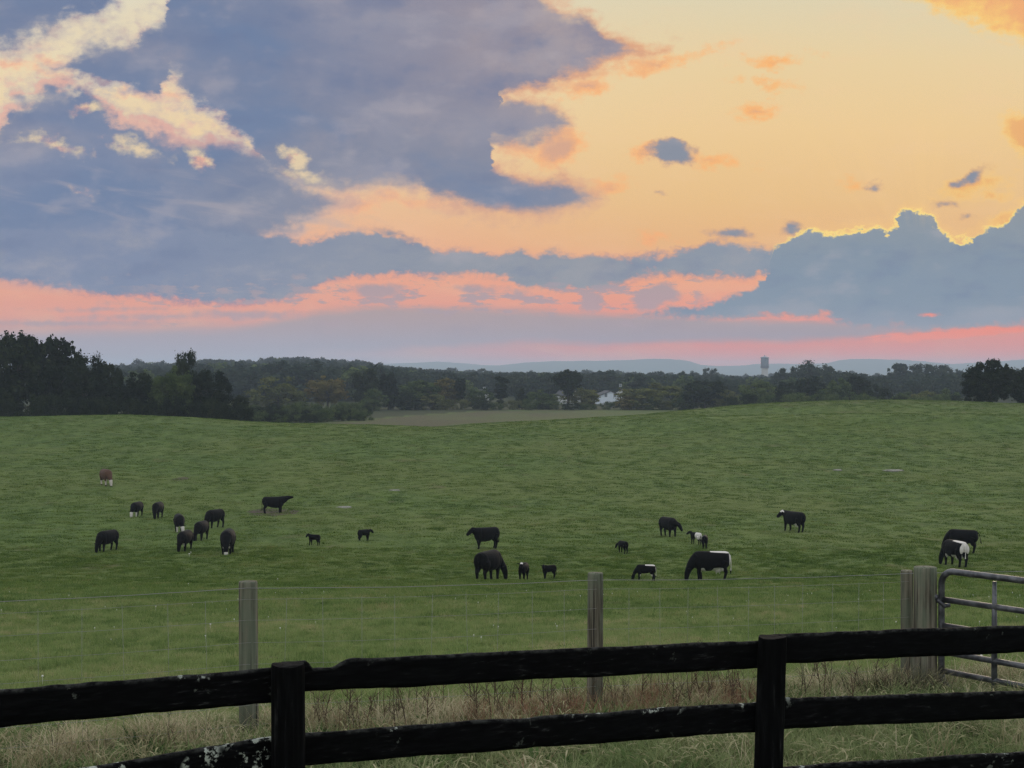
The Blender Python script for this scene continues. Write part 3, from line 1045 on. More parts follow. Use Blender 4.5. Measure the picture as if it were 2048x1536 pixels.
    hs = RNG.uniform(.55, 1.25, n) * np.where(P[:, 1] > fy + .4, .55, 1.0)
    rus = grass_mat("russet_blades", [(0.15, (0.13, 0.070, 0.045, 1)), (0.5, (0.24, 0.13, 0.085, 1)), (0.9, (0.36, 0.22, 0.14, 1))], .25)
    russet = [tuft("russet_tuft", rus, 28, .12, (.16, .40), .005, (.3, 1.1), (.1, .6), 5)]
    colp = 1024 + F * P[:, 0] / P[:, 1]
    rp = sstep(.46, .62, vnoise(P[:, 0] * 1.5, P[:, 1] * 1.5, 71)) * sstep(640, 780, colp) * (1 - sstep(1500, 1560, colp)) * (np.abs(P[:, 1] - fy + .25) < .75)
    kd = np.where(RNG.uniform(0, 1, n) < .34 * rp, 8, kd)
    broad, seedy = broad, seedy + russet
    scatter("tall_grass", P, RNG.uniform(0, 6.28, n), np.stack([np.ones(n), np.ones(n), hs], -1), kd, tall + broad + seedy)


build_grass()

# ------------------------------------------------------------------ trees
def leaf_mat(name, stops, trans=0.3):
    m = bpy.data.materials.new(name)
    m.use_nodes = True
    T = NT(m.node_tree)
    m.node_tree.nodes.clear()
    out = T.node('ShaderNodeOutputMaterial')
    at_ = T.node('ShaderNodeAttribute', attribute_name='cl')
    oi = T.node('ShaderNodeObjectInfo')
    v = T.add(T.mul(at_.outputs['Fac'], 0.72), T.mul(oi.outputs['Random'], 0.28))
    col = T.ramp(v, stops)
    d = T.node('ShaderNodeBsdfDiffuse')
    tr = T.node('ShaderNodeBsdfTranslucent')
    T.l.new(col, d.inputs[0])
    T.l.new(col, tr.inputs[0])
    mx = T.node('ShaderNodeMixShader')
    mx.inputs[0].default_value = trans
    T.l.new(d.outputs[0], mx.inputs[1])
    T.l.new(tr.outputs[0], mx.inputs[2])
    T.l.new(mx.outputs[0], out.inputs[0])
    return m


LEAF = {
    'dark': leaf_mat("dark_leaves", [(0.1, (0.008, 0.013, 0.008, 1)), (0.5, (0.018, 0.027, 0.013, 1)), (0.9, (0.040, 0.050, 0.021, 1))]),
    'green': leaf_mat("green_leaves", [(0.1, (0.028, 0.046, 0.016, 1)), (0.5, (0.066, 0.096, 0.032, 1)), (0.9, (0.115, 0.145, 0.05, 1))]),
    'olive': leaf_mat("olive_leaves", [(0.1, (0.055, 0.068, 0.022, 1)), (0.5, (0.11, 0.122, 0.040, 1)), (0.9, (0.165, 0.165, 0.06, 1))]),
    'far': leaf_mat("far_leaves", [(0.1, (0.014, 0.024, 0.018, 1)), (0.5, (0.030, 0.046, 0.030, 1)), (0.9, (0.060, 0.075, 0.044, 1))]),
    'autumn': leaf_mat("turning_leaves", [(0.1, (0.060, 0.058, 0.020, 1)), (0.45, (0.12, 0.108, 0.038, 1)), (0.9, (0.155, 0.120, 0.046, 1))]),
}


def bark_mat():
    m, T, b = mat_base("tree_bark", 0.95, 0.1)
    g = T.node('ShaderNodeTexCoord')
    n = T.noise(T.vmad(g.outputs['Object'], (4, 4, .8)), 2.0, 5.0, 0.6)[0]
    T.l.new(T.mix(n, (0.035, 0.030, 0.026, 1), (0.085, 0.075, 0.062, 1)), b.inputs['Base Color'])
    return m


BARK = bark_mat()


def leaf_quads(centres, radii, n, leaf, seed, up=0.35):
    """leaf cards spread over the outer part of many small clumps"""
    r = np.random.default_rng(seed)
    c = np.asarray(centres)
    rad = np.asarray(radii)
    pr = rad**2 / np.sum(rad**2)
    k = r.choice(len(c), n, p=pr)
    d = r.normal(size=(n, 3))
    d /= np.linalg.norm(d, axis=1, keepdims=True)
    rr = rad[k] * r.uniform(.45, 1.12, n) * np.where(r.uniform(0, 1, n) < .3, r.uniform(1.0, 1.7, n), 1.0)
    pos = c[k] + d * rr[:, None] * np.array([1.0, 1.0, .82])
    nrm = d + r.normal(size=(n, 3)) * .38 + np.array([0, 0, up])
    nrm /= np.linalg.norm(nrm, axis=1, keepdims=True)
    t = np.cross(nrm, r.normal(size=(n, 3)))
    t /= np.linalg.norm(t, axis=1, keepdims=True) + 1e-9
    b = np.cross(nrm, t)
    s = leaf * r.uniform(.55, 1.35, n)[:, None]
    asp = r.uniform(.45, .8, n)[:, None]
    q = np.stack([pos - t * s, pos - b * s * asp + t * s * .1, pos + t * s, pos + b * s * asp + nrm * s * .2], 1)
    tone = r.uniform(0, 1, len(c))[k] * .62 + r.uniform(0, 1, n) * .38
    return q.reshape(-1, 3), tone


def crown_me(name, centres, radii, n, leaf, seed, mat, up=.35):
    V, tone = leaf_quads(centres, radii, n, leaf, seed, up)
    nq = len(V) // 4
    me = mesh_np(name, V, np.arange(nq * 4), np.full(nq, 4), mat, smooth=False)
    a = me.attributes.new('cl', 'FLOAT', 'FACE')
    a.data.foreach_set('value', tone.astype(np.float32))
    return me


def tree_kind(kind, seed, H=12.0, leafn=5200, leaf=.34):
    """returns (trunk mesh, crown mesh makers) for a tree of height H"""
    r = random.Random(seed)
    prm = {   # crown centre height, half width, half height, trunk top, clumps, clump radius
        'broad': (.58, .44, .42, .50, 70, .085), 'tall': (.56, .29, .45, .62, 64, .080), 'bush': (.46, .50, .50, .40, 72, .090),
        'vase': (.70, .36, .30, .55, 46, .085), 'open': (.66, .42, .32, .62, 40, .072), 'spiky': (.50, .42, .46, .55, 74, .075),
        'shrub': (.42, .75, .50, .25, 46, .16), 'snag': (.60, .15, .42, .86, 40, .055), 'cone': (.48, .27, .50, .6, 56, .075),
    }[kind]
    cz, hw, hh, tt, nc, cr = prm
    C, R = [], []
    lobes = [(r.uniform(0, 6.28), r.uniform(.72, 1.18), r.uniform(2, 4)) for _ in range(3)]
    while len(C) < nc:
        a = r.uniform(0, 6.283)
        ph = math.asin(r.uniform(-1, 1))
        q = r.random() ** .38
        w = 1.0
        for la, lm, lk in lobes:
            w *= 1 + (lm - 1) * math.cos((a - la)) * .8
        x = math.cos(a) * math.cos(ph) * q * hw * w
        y = math.sin(a) * math.cos(ph) * q * hw * w
        z = math.sin(ph) * q * hh
        f = (z / hh)
        if kind == 'vase':
            k = .42 + .58 * min(1, max(0, (f + 1) / 1.1))
            x, y = x * k, y * k
        elif kind == 'cone':
            k = max(.12, .95 - .62 * (f + 1) / 2 * 1.25)
            x, y = x * k * 1.4, y * k * 1.4
        elif kind in ('bush', 'shrub'):
            k = 1.0 if f > 0 else 1.0 - .12 * f * f
            x, y = x * k, y * k
        elif kind == 'snag':
            x, y = x * (.55 + .9 * max(0, f)), y * (.55 + .9 * max(0, f))
        C.append((x * H, y * H, (cz + z) * H))
        R.append(cr * H * r.uniform(.65, 1.35))
    if kind == 'spiky':
        for _ in range(70):
            a, q = r.uniform(0, 6.28), r.random() ** .5 * hw * .95
            z0 = cz + hh * math.sqrt(max(0, 1 - (q / hw)**2)) * r.uniform(.86, 1.0)
            lx, ly, ln = r.uniform(-.5, .5), r.uniform(-.5, .5), r.uniform(.5, 1.25)
            for k in range(4):
                C.append(((math.cos(a) * q + lx * .022 * k) * H, (math.sin(a) * q + ly * .022 * k) * H, (z0 - .03 + .026 * k * ln) * H))
                R.append(H * (.028 - .005 * k))
    top = max(c[2] + q for c, q in zip(C, R))
    C = [(x, y, z * H / top) for x, y, z in C]
    # trunk with limbs to some of the clumps
    mb = MB()
    lean = (r.uniform(-.03, .03) * H, r.uniform(-.03, .03) * H)
    tr = H * {'shrub': .012, 'bush': .016}.get(kind, .021)
    pts = [(lean[0] * t * t + math.sin(t * 5 + seed) * .006 * H, lean[1] * t * t, t * tt * H - .25 * (t == 0)) for t in (0, .12, .3, .5, .7, .86, 1)]
    mb.tube(pts, [tr * k for k in (1.5, 1.1, .95, .82, .66, .5, .3)], 8)
    for i in r.sample(range(nc), min(nc, 15)):
        cx, cyy, czz = C[i]
        t = min(.95, max(.2, czz / (tt * H) * .55))
        s = Vector((lean[0] * t * t, lean[1] * t * t, t * tt * H))
        e = Vector((cx, cyy, czz))
        mid = s.lerp(e, .5) + Vector((0, 0, .03 * H))
        mb.tube([s, s.lerp(mid, .6), mid, e], [tr * .42, tr * .34, tr * .25, tr * .08], 5)
    trunk = mb.mesh("trunk", BARK)
    return trunk, C, R, leafn, leaf


_tree_cache = {}


def tree_meshes(kind, leafk, var, H=12.0, leafn=5200, leaf=.34):
    key = (kind, leafk, var, leafn)
    if key not in _tree_cache:
        sd = sum(ord(c) for c in kind) * 7 + var * 13
        trunk, C, R, n, lf = tree_kind(kind, sd, H, leafn, leaf)
        _tree_cache[key] = (trunk, crown_me("crown", C, R, n, lf, sd + 1, LEAF[leafk]))
    return _tree_cache[key]


def plant_tree(px, top_row, wpx, Y, kind, leafk, label, cat='tree', name=None, group=None, var=0, detail=1, base_b=None):
    x = (px - 1024) / F * Y
    zb = EYE - base_b if base_b is not None else ground_z(x, Y)
    zt = EYE + (HOR - top_row) / F * Y
    h = max(1.0, zt - zb)
    hwid = {'broad': .97, 'tall': .70, 'bush': 1.12, 'vase': .80, 'open': .9, 'spiky': .92, 'shrub': 1.75, 'snag': .42, 'cone': .68}[kind]
    sxy = (wpx / F * Y) / (hwid * 12.0)
    n, lf = {2: (11000, .25), 1: (5200, .36), 0: (1800, .46)}[detail]
    trunk, crown = tree_meshes(kind, leafk, var, 12.0, n, lf)
    t = empty(name or {'bush': 'bushy_tree', 'shrub': 'shrub', 'snag': 'ivy_clad_trunk', 'cone': 'conical_tree', 'vase': 'vase_shaped_tree'}.get(kind, 'leafy_tree'), (x, Y, zb), random.uniform(0, 6.28))
    tag(t, label, cat, group)
    a = link("trunk", trunk, t)
    b = link("crown", crown, t)
    for q in (a, b):
        q.scale = (sxy, sxy, h / 12.0)
    return t


def build_trees():
    # the dark grove on the left brow: (x, top row, width px, distance, kind, leaf, variant, label)
    G = [
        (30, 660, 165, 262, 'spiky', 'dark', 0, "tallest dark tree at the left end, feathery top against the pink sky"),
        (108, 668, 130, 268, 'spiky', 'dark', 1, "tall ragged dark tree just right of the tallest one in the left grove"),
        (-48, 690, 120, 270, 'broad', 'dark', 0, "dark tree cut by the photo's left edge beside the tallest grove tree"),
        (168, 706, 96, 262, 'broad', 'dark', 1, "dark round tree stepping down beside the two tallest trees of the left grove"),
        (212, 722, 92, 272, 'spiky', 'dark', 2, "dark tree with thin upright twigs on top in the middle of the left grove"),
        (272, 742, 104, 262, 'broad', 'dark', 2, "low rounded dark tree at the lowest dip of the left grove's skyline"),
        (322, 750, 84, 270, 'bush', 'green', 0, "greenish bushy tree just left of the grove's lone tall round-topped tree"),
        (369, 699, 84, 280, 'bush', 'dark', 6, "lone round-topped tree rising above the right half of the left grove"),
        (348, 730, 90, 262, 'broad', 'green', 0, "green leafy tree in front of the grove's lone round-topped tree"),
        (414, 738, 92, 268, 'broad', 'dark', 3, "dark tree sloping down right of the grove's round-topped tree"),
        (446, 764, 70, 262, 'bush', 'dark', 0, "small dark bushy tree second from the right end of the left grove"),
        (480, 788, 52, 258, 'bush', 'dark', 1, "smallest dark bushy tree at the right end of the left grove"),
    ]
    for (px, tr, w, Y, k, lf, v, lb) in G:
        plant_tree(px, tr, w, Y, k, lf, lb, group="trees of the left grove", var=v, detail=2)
    # undergrowth along the foot of the grove
    for i in range(17):
        px = -20 + i * 31 + random.uniform(-9, 9)
        plant_tree(px, 796 + random.uniform(-14, 12) + (8 if px > 400 else 0), random.uniform(46, 72), 250 + random.uniform(-3, 6), 'shrub', random.choice(['dark', 'dark', 'dark']),
                   "dark low shrub in the undergrowth along the foot of the left grove", 'shrub', group="undergrowth shrubs of the left grove", var=i % 3, detail=1)
    # hedgerow and wood edge behind the tan field
    Mid = [
        (556, 752, 128, 440, 'bush', 'olive', 0, 1, "broad olive-green bushy tree right of the left grove, above the low bramble"),
        (655, 750, 92, 446, 'broad', 'autumn', 0, 1, "yellowing olive tree between the broad bushy tree and the dark tall pair"),
        (735, 736, 56, 440, 'tall', 'dark', 1, 1, "left one of the tall dark pair of trees over the tan field's left end"),
        (777, 742, 44, 446, 'tall', 'dark', 2, 1, "right, narrower one of the tall dark pair of trees over the tan field"),
        (748, 776, 60, 436, 'bush', 'green', 1, 1, "pale green bush in front of the tall dark pair of trees"),
        (836, 760, 96, 452, 'broad', 'green', 1, 1, "green spreading tree right of the tall dark pair"),
        (890, 756, 88, 456, 'broad', 'autumn', 1, 1, "brownish olive tree left of the ivy-clad trunks over the tan field"),
        (812, 786, 70, 444, 'bush', 'dark', 2, 1, "dark low bush below the green spreading tree at the tan field's edge"),
        (866, 788, 80, 448, 'bush', 'olive', 1, 1, "olive bush below the brownish tree at the tan field's edge"),
        (922, 757, 30, 452, 'snag', 'dark', 0, 1, "thin leaning ivy-clad trunk right of the brownish olive tree"),
        (1001, 752, 40, 450, 'snag', 'dark', 1, 1, "thick dark ivy-clad trunk with a mop top in front of the far white houses"),
        (958, 775, 64, 454, 'bush', 'green', 2, 1, "green bush between the two ivy-clad trunks"),
        (1044, 776, 36, 452, 'cone', 'dark', 0, 1, "small dark conical tree between the thick ivy-clad trunk and the vase-shaped tree"),
        (1086, 778, 74, 456, 'bush', 'green', 3, 1, "green bush just left of the dark vase-shaped tree"),
        (1136, 738, 70, 450, 'vase', 'dark', 0, 1, "dark vase-shaped tree standing above the bushes left of the white gabled house"),
        (1166, 774, 82, 456, 'bush', 'olive', 2, 1, "olive bush between the vase-shaped tree and the white gabled house"),
        (1298, 764, 146, 450, 'bush', 'olive', 3, 1, "large round olive bushy tree right of the white gabled house"),
        (1256, 790, 60, 446, 'bush', 'autumn', 0, 1, "low brownish bush at the white gabled house's right corner"),
        (1410, 760, 100, 440, 'broad', 'dark', 4, 1, "dark tree right of the large round olive tree, where the brow meets the wood"),
        (1372, 784, 70, 444, 'bush', 'green', 4, 1, "green bush between the large round olive tree and the dark tree right of it"),
        (1455, 778, 70, 436, 'bush', 'olive', 4, 1, "olive bush right of the dark tree at the crest of the brow"),
        (1518, 758, 84, 420, 'bush', 'green', 5, 1, "green tree in the hedgerow right below the water tower"),
        (1566, 762, 70, 424, 'broad', 'dark', 5, 1, "dark hedgerow tree right of the one below the water tower"),
        (1622, 752, 96, 430, 'broad', 'dark', 6, 1, "big dark hedgerow tree in front of the tall round skyline tree"),
        (1674, 756, 80, 424, 'broad', 'green', 2, 1, "green hedgerow tree right of the big dark one"),
        (1716, 748, 60, 432, 'spiky', 'dark', 3, 1, "dark pointed hedgerow tree, the highest before the hedge dips"),
        (1752, 768, 70, 424, 'bush', 'dark', 3, 1, "dark bushy tree right of the pointed hedgerow tree"),
        (1592, 784, 80, 410, 'bush', 'green', 6, 1, "low green bush in the hedgerow under the big dark tree"),
        (1690, 788, 90, 410, 'bush', 'dark', 4, 1, "low dark bush in the hedgerow under the pointed tree"),
        (1804, 782, 74, 418, 'bush', 'green', 7, 1, "pale green bush where the right hedgerow dips lowest"),
        (1850, 780, 76, 414, 'bush', 'olive', 5, 1, "olive bush left of the dark corner thicket on the right brow"),
        (1896, 776, 66, 418, 'bush', 'green', 8, 1, "green bush tucked against the dark corner thicket's left side"),
        # standing out on the skyline further back
        (1617, 720, 84, 640, 'broad', 'far', 7, 1, "tall round-crowned tree on the skyline right of the water tower"),
        (1566, 736, 60, 640, 'open', 'far', 0, 1, "thin-crowned skyline tree between the water tower and the tall round tree"),
        (1655, 728, 36, 660, 'tall', 'far', 3, 1, "small tree leaning against the tall round skyline tree's right side"),
        (1700, 741, 72, 680, 'bush', 'far', 9, 1, "low domed skyline tree right of the tall round one"),
        (1798, 726, 46, 700, 'open', 'far', 1, 1, "see-through open-crowned tree on the right skyline"),
        (1838, 726, 56, 690, 'broad', 'far', 3, 1, "left one of two dense rounded trees right of the open-crowned skyline tree"),
        (1876, 728, 62, 700, 'broad', 'far', 4, 1, "right one of two dense rounded trees right of the open-crowned skyline tree"),
        (1916, 737, 50, 680, 'bush', 'far', 10, 1, "low skyline tree just left of the dark corner thicket"),
        (1420, 735, 40, 820, 'broad', 'far', 5, 1, "round tree rising over the skyline wood left of the water tower"),
        (1385, 741, 36, 860, 'broad', 'far', 6, 1, "small round skyline tree left of the one rising highest near the water tower"),
        (1366, 742, 30, 840, 'tall', 'far', 3, 1, "narrow skyline tree at the left end of the small row left of the water tower"),
        # dark thicket at the right brow
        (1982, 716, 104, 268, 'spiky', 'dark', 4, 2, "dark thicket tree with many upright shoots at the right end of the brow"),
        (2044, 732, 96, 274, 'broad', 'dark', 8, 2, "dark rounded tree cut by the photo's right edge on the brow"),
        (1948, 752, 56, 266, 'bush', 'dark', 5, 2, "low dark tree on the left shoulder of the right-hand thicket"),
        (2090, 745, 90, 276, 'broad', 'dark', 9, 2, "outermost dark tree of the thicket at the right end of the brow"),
    ]
    for (px, tr, w, Y, k, lf, v, dt, lb) in Mid:
        plant_tree(px, tr, w, Y, k, lf, lb, group="trees of the wood edge", var=v, detail=dt)
    # bramble and low shrubs along the foot of the hedgerow
    for i in range(34):
        px = 490 + (i % 17) * 14.5 + random.uniform(-6, 6)
        d_ = 318 + max(0, px - 500) * .135 + (0 if i < 17 else 34) + random.uniform(-4, 4)
        plant_tree(px, (822 if i < 17 else 806) + random.uniform(-7, 7), random.uniform(40, 58), d_, 'shrub', random.choice(['green', 'green', 'dark']),
                   "low bramble shrub spilling down left of the tan field", 'shrub', group="bramble left of the tan field", var=i % 3, detail=1)
    for i in range(24):
        px = 715 + i * 31 + random.uniform(-9, 9)
        plant_tree(px, 801 + random.uniform(-6, 7) - (6 if px > 1250 else 0), random.uniform(32, 52), 446 + random.uniform(-5, 5), 'shrub', random.choice(['green', 'dark', 'olive']),
                   "low shrub at the foot of the hedgerow behind the tan field", 'shrub', group="shrubs at the hedgerow foot", var=i % 3, detail=1)
    for i in range(17):
        px = 1470 + i * 28 + random.uniform(-8, 8)
        plant_tree(px, 789 + random.uniform(-6, 6), random.uniform(36, 56), 396 + random.uniform(-5, 5), 'shrub', random.choice(['green', 'dark', 'green']),
                   "low shrub at the foot of the hedgerow on the right brow", 'shrub', group="shrubs on the right brow", var=i % 3, detail=1, base_b=9.5)

    # the far wood, one mass
    src = []
    for i, (k, lf) in enumerate((('broad', 'far'), ('broad', 'far'), ('bush', 'far'), ('tall', 'far'), ('broad', 'green'))):
        _, C, R, n, l = tree_kind(k, 900 + i, 12.0, 1500, .62)
        o = bpy.data.objects.new("wood_crown", crown_me("wood_crown", C, R, 1500, .62, 950 + i, LEAF[lf]))
        HID.objects.link(o)
        src.append(o)
    y = np.sqrt(RNG.uniform(560**2, 1750**2, 8200))
    u = RNG.uniform(-.42, .42, len(y))
    x = u * y
    col = 1024 + F * u
    keep = np.ones(len(y), bool)
    keep &= ~((np.abs(col - 1225) < 44) & (y < 600))
    keep &= ~((np.abs(col - 1150) < 26) & (y < 600))
    keep &= ~((np.abs(col - 985) < 34) & (y < 640))
    x, y, col = x[keep], y[keep], col[keep]
    z = EYE - drop(x, y)
    n = len(y)
    hs = RNG.uniform(.66, 1.22, n) * (0.82 + .36 * vnoise(x * .012, y * .012, 51))
    tline = smooth_interp(col, [-1500, 0, 240, 330, 400, 480, 570, 640, 700, 760, 860, 960, 1050, 1250, 1330, 1450, 1530, 1570, 1650, 1750, 1800, 1900, 2048, 3500],
                          [735, 733, 722, 721, 715, 717, 709, 712, 714, 726, 735, 741, 742, 742, 745, 749, 750, 746, 744, 749, 746, 743, 736, 736])
    cap = (EYE + (HOR - tline - RNG.uniform(0, 1, n) ** 1.5 * 20 - 1 + 7 * (RNG.uniform(0, 1, n) < .05)) / F * y - z) / 12.0
    hs = np.clip(np.minimum(hs, cap), .30, None)
    ws = np.maximum(hs, .75) * RNG.uniform(.95, 1.45, n)
    scatter("forest", np.stack([x, y, z - .3], -1), RNG.uniform(0, 6.28, n), np.stack([ws, ws, hs], -1), RNG.choice(5, n, p=[.29, .26, .22, .13, .10]), src)


build_trees()


# ------------------------------------------------------------------ water tower and houses
def paint_mat(name, c, rough=.6, var=.12, spec=.3, scale=1.5):
    m, T, b = mat_base(name, rough, spec)
    g = T.node('ShaderNodeTexCoord')
    n = T.noise(T.vmad(g.outputs['Object'], (1, 1, .35)), scale, 5.0, .6)[0]
    T.l.new(T.mix(n, tuple(v * (1 - var) for v in c[:3]) + (1,), tuple(min(1, v * (1 + var)) for v in c[:3]) + (1,)), b.inputs['Base Color'])
    return m


def build_tower():
    Y = 1500.0
    s = Y / F
    x = (1529.5 - 1024) / F * Y
    zb = ground_z(x, Y)
    zr = lambda row: EYE + (HOR - row) * s - zb
    white = paint_mat("tower_steel", (0.20, 0.25, 0.31), .5)
    concrete = paint_mat("tower_concrete", (0.48, 0.48, 0.47), .85)
    trim = paint_mat("tower_trim", (0.16, 0.16, 0.20), .6)
    t = tag(empty("water_tower", (x, Y, zb)), "grey-blue cylindrical water tower rising over the trees against the pink horizon", "water tower")

    def lathe(name, prof, m, n=28):
        mb = MB()
        mb.ring_solid([[(r * math.cos(2 * math.pi * k / n), r * math.sin(2 * math.pi * k / n), z) for k in range(n)] for r, z in prof])
        o = mb.build(name, m, t, smooth=False)
        return o
    R = 7.6 * s
    lathe("base", [(R * .86, -1), (R * .86, zr(738)), (R * .90, zr(735.2))], concrete)
    lathe("tank", [(R * .92, zr(735)), (R * .98, zr(733.4)), (R * .98, zr(716.5)), (R * .98, zr(716))], white)
    lathe("roof", [(R * 1.12, zr(716)), (R * 1.14, zr(714.8)), (R * .5, zr(712.9)), (R * .12, zr(712.2)), (R * .12, zr(710.6)), (R * .02, zr(710.2))], white)
    mb = MB()
    for zz in (735.4, 732.6):
        mb.ring_solid([[(R * rr * math.cos(2 * math.pi * k / 28), R * rr * math.sin(2 * math.pi * k / 28), zr(zz) + dz) for k in range(28)] for rr, dz in ((1.02, -.25), (1.10, -.25), (1.10, .2), (1.02, .2))])
    for k in range(28):
        a = 2 * math.pi * k / 28
        mb.tube([(R * 1.08 * math.cos(a), R * 1.08 * math.sin(a), zr(735.4)), (R * 1.08 * math.cos(a), R * 1.08 * math.sin(a), zr(732.6))], .09, 5)
    mb.build("balcony", trim, t)
    mb = MB()
    for k in range(12):
        a = 2 * math.pi * k / 12 + .2
        mb.tube([(R * 1.0 * math.cos(a), R * 1.0 * math.sin(a), zr(733)), (R * 1.0 * math.cos(a), R * 1.0 * math.sin(a), zr(716.3))], .16, 5)
    mb.build("rib", trim, t)


def build_house(px, row_eave, row_peak, wpx, Y, depth, label, yaw, wall, roofm, windows=()):
    s = Y / F
    x = (px - 1024) / F * Y
    zb = ground_z(x, Y)
    h = (EYE + (HOR - row_eave) * s) - zb
    hp = (EYE + (HOR - row_peak) * s) - zb
    w = wpx * s / 2
    t = tag(empty("house", (x, Y, zb), yaw), label, "house", "far white houses")
    MB().prism([(-w, -.3), (w, -.3), (w, h), (0, hp), (-w, h)], 0, depth).build("wall", wall, t, smooth=False)
    mb = MB()
    e = .35
    k = (hp - h) / w
    mb.prism([(-w - e, h - e * k + .03), (0, hp + .03), (0, hp + .28), (-w - e, h - e * k + .28)], -.3, depth + .3)
    mb.prism([(0, hp + .031), (w + e, h - e * k + .031), (w + e, h - e * k + .28), (0, hp + .279)], -.3, depth + .3)
    mb.build("roof", roofm, t, smooth=False)
    for (wx, wz, ww, wh) in windows:
        f = MB().box(wx - ww / 2 - .08, wx + ww / 2 + .08, -.06, .02, wz - .08, wz + wh + .08).build("window", trim_w, t, smooth=False)
        MB().box(wx - ww / 2, wx + ww / 2, -.075, -.055, wz, wz + wh).build("pane", glass_d, f, smooth=False)
    return t


trim_w = paint_mat("white_trim", (0.62, 0.64, 0.66), .6)
glass_d, _T, _b = mat_base("dark_pane", .15, .5)
_b.inputs['Base Color'].default_value = (0.16, 0.19, 0.22, 1)


def build_houses():
    siding = paint_mat("pale_siding", (0.58, 0.64, 0.72), .7, .06)
    siding2 = paint_mat("white_siding", (0.55, 0.56, 0.56), .7, .06)
    roof = paint_mat("dark_shingle", (0.055, 0.058, 0.068), .9)
    build_house(1221, 791, 783, 40, 520, 11, "pale blue-grey gabled house showing between the olive bushes", .12, siding, roof, [(-1.6, 2.6, .9, 1.3), (1.5, 2.6, .9, 1.3)])
    build_house(1241, 788, 780.5, 30, 560, 9, "second white gable peeping over the pale blue-grey house's right roof slope", -.2, siding2, roof, [(0, 5.8, .8, .9)])
    build_house(1150, 791, 781, 26, 530, 10, "white house mostly hidden behind the dark vase-shaped tree", .5, siding2, roof, [(-1.2, 3.0, .9, 1.3)])
    build_house(966, 790, 780, 26, 590, 10, "small white house glimpsed left of the thick ivy-clad trunk", .3, siding2, roof, [(0.6, 4.0, .9, 1.2)])


build_tower()
build_houses()

# ------------------------------------------------------------------ black board fence
def black_wood(name, streak=True):
    m, T, b = mat_base(name, 0.9, 0.05)
    g = T.node('ShaderNodeTexCoord')
    P = g.outputs['Object']
    sc = (1.2, 8.0, 22.0) if streak else (14.0, 14.0, 1.1)
    gr = T.noise(T.vmad(P, sc), 3.0, 6.0, .65)[0]
    big = T.noise(P, 2.2, 4.0, .6)[0]
    col = T.mix(T.ss(gr, .42, .70), (0.0014, 0.0015, 0.0018, 1), (0.0048, 0.0050, 0.0056, 1))
    worn = T.mul(T.ss(gr, .58, .70), T.ss(big, .44, .64))
    col = T.mix(worn, col, (0.034, 0.034, 0.035, 1))
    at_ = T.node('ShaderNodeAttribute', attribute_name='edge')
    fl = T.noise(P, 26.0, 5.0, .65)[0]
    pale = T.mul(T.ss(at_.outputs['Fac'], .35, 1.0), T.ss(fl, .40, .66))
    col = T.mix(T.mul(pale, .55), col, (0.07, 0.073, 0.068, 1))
    # lichen: pale round crusts, thicker along the upper edges
    vo = T.node('ShaderNodeTexVoronoi')
    T.put(vo.inputs['Vector'], P)
    vo.inputs['Scale'].default_value = 17.0
    rr = T.noise(P, 3.1, 3.0, .6)[0]
    l2 = T.noise(T.vmad(P, (1, 1, 1), (2.3, 1.1, 4.0)), 19.0, 6.0, .66)[0]
    att = T.node('ShaderNodeAttribute', attribute_name='lich')
    l2 = T.mad(T.sub(att.outputs['Fac'], .6), .07, l2)
    lich = T.mul(T.ss(T.mad(T.sub(vo.outputs['Distance'], .4), -.12, l2), .575, .635), T.ss(T.mad(att.outputs['Fac'], .06, rr), .55, .64))
    lich = T.mul(lich, att.outputs['Fac'])
    col = T.mix(lich, col, T.mix(fl, (0.22, 0.25, 0.22, 1), (0.42, 0.45, 0.40, 1)))
    T.l.new(col, b.inputs['Base Color'])
    bp = T.node('ShaderNodeBump')
    bp.inputs['Strength'].default_value = .55
    bp.inputs['Distance'].default_value = .006
    T.l.new(T.add(gr, T.mul(fl, .4)), bp.inputs['Height'])
    T.l.new(bp.outputs[0], b.inputs['Normal'])
    return m


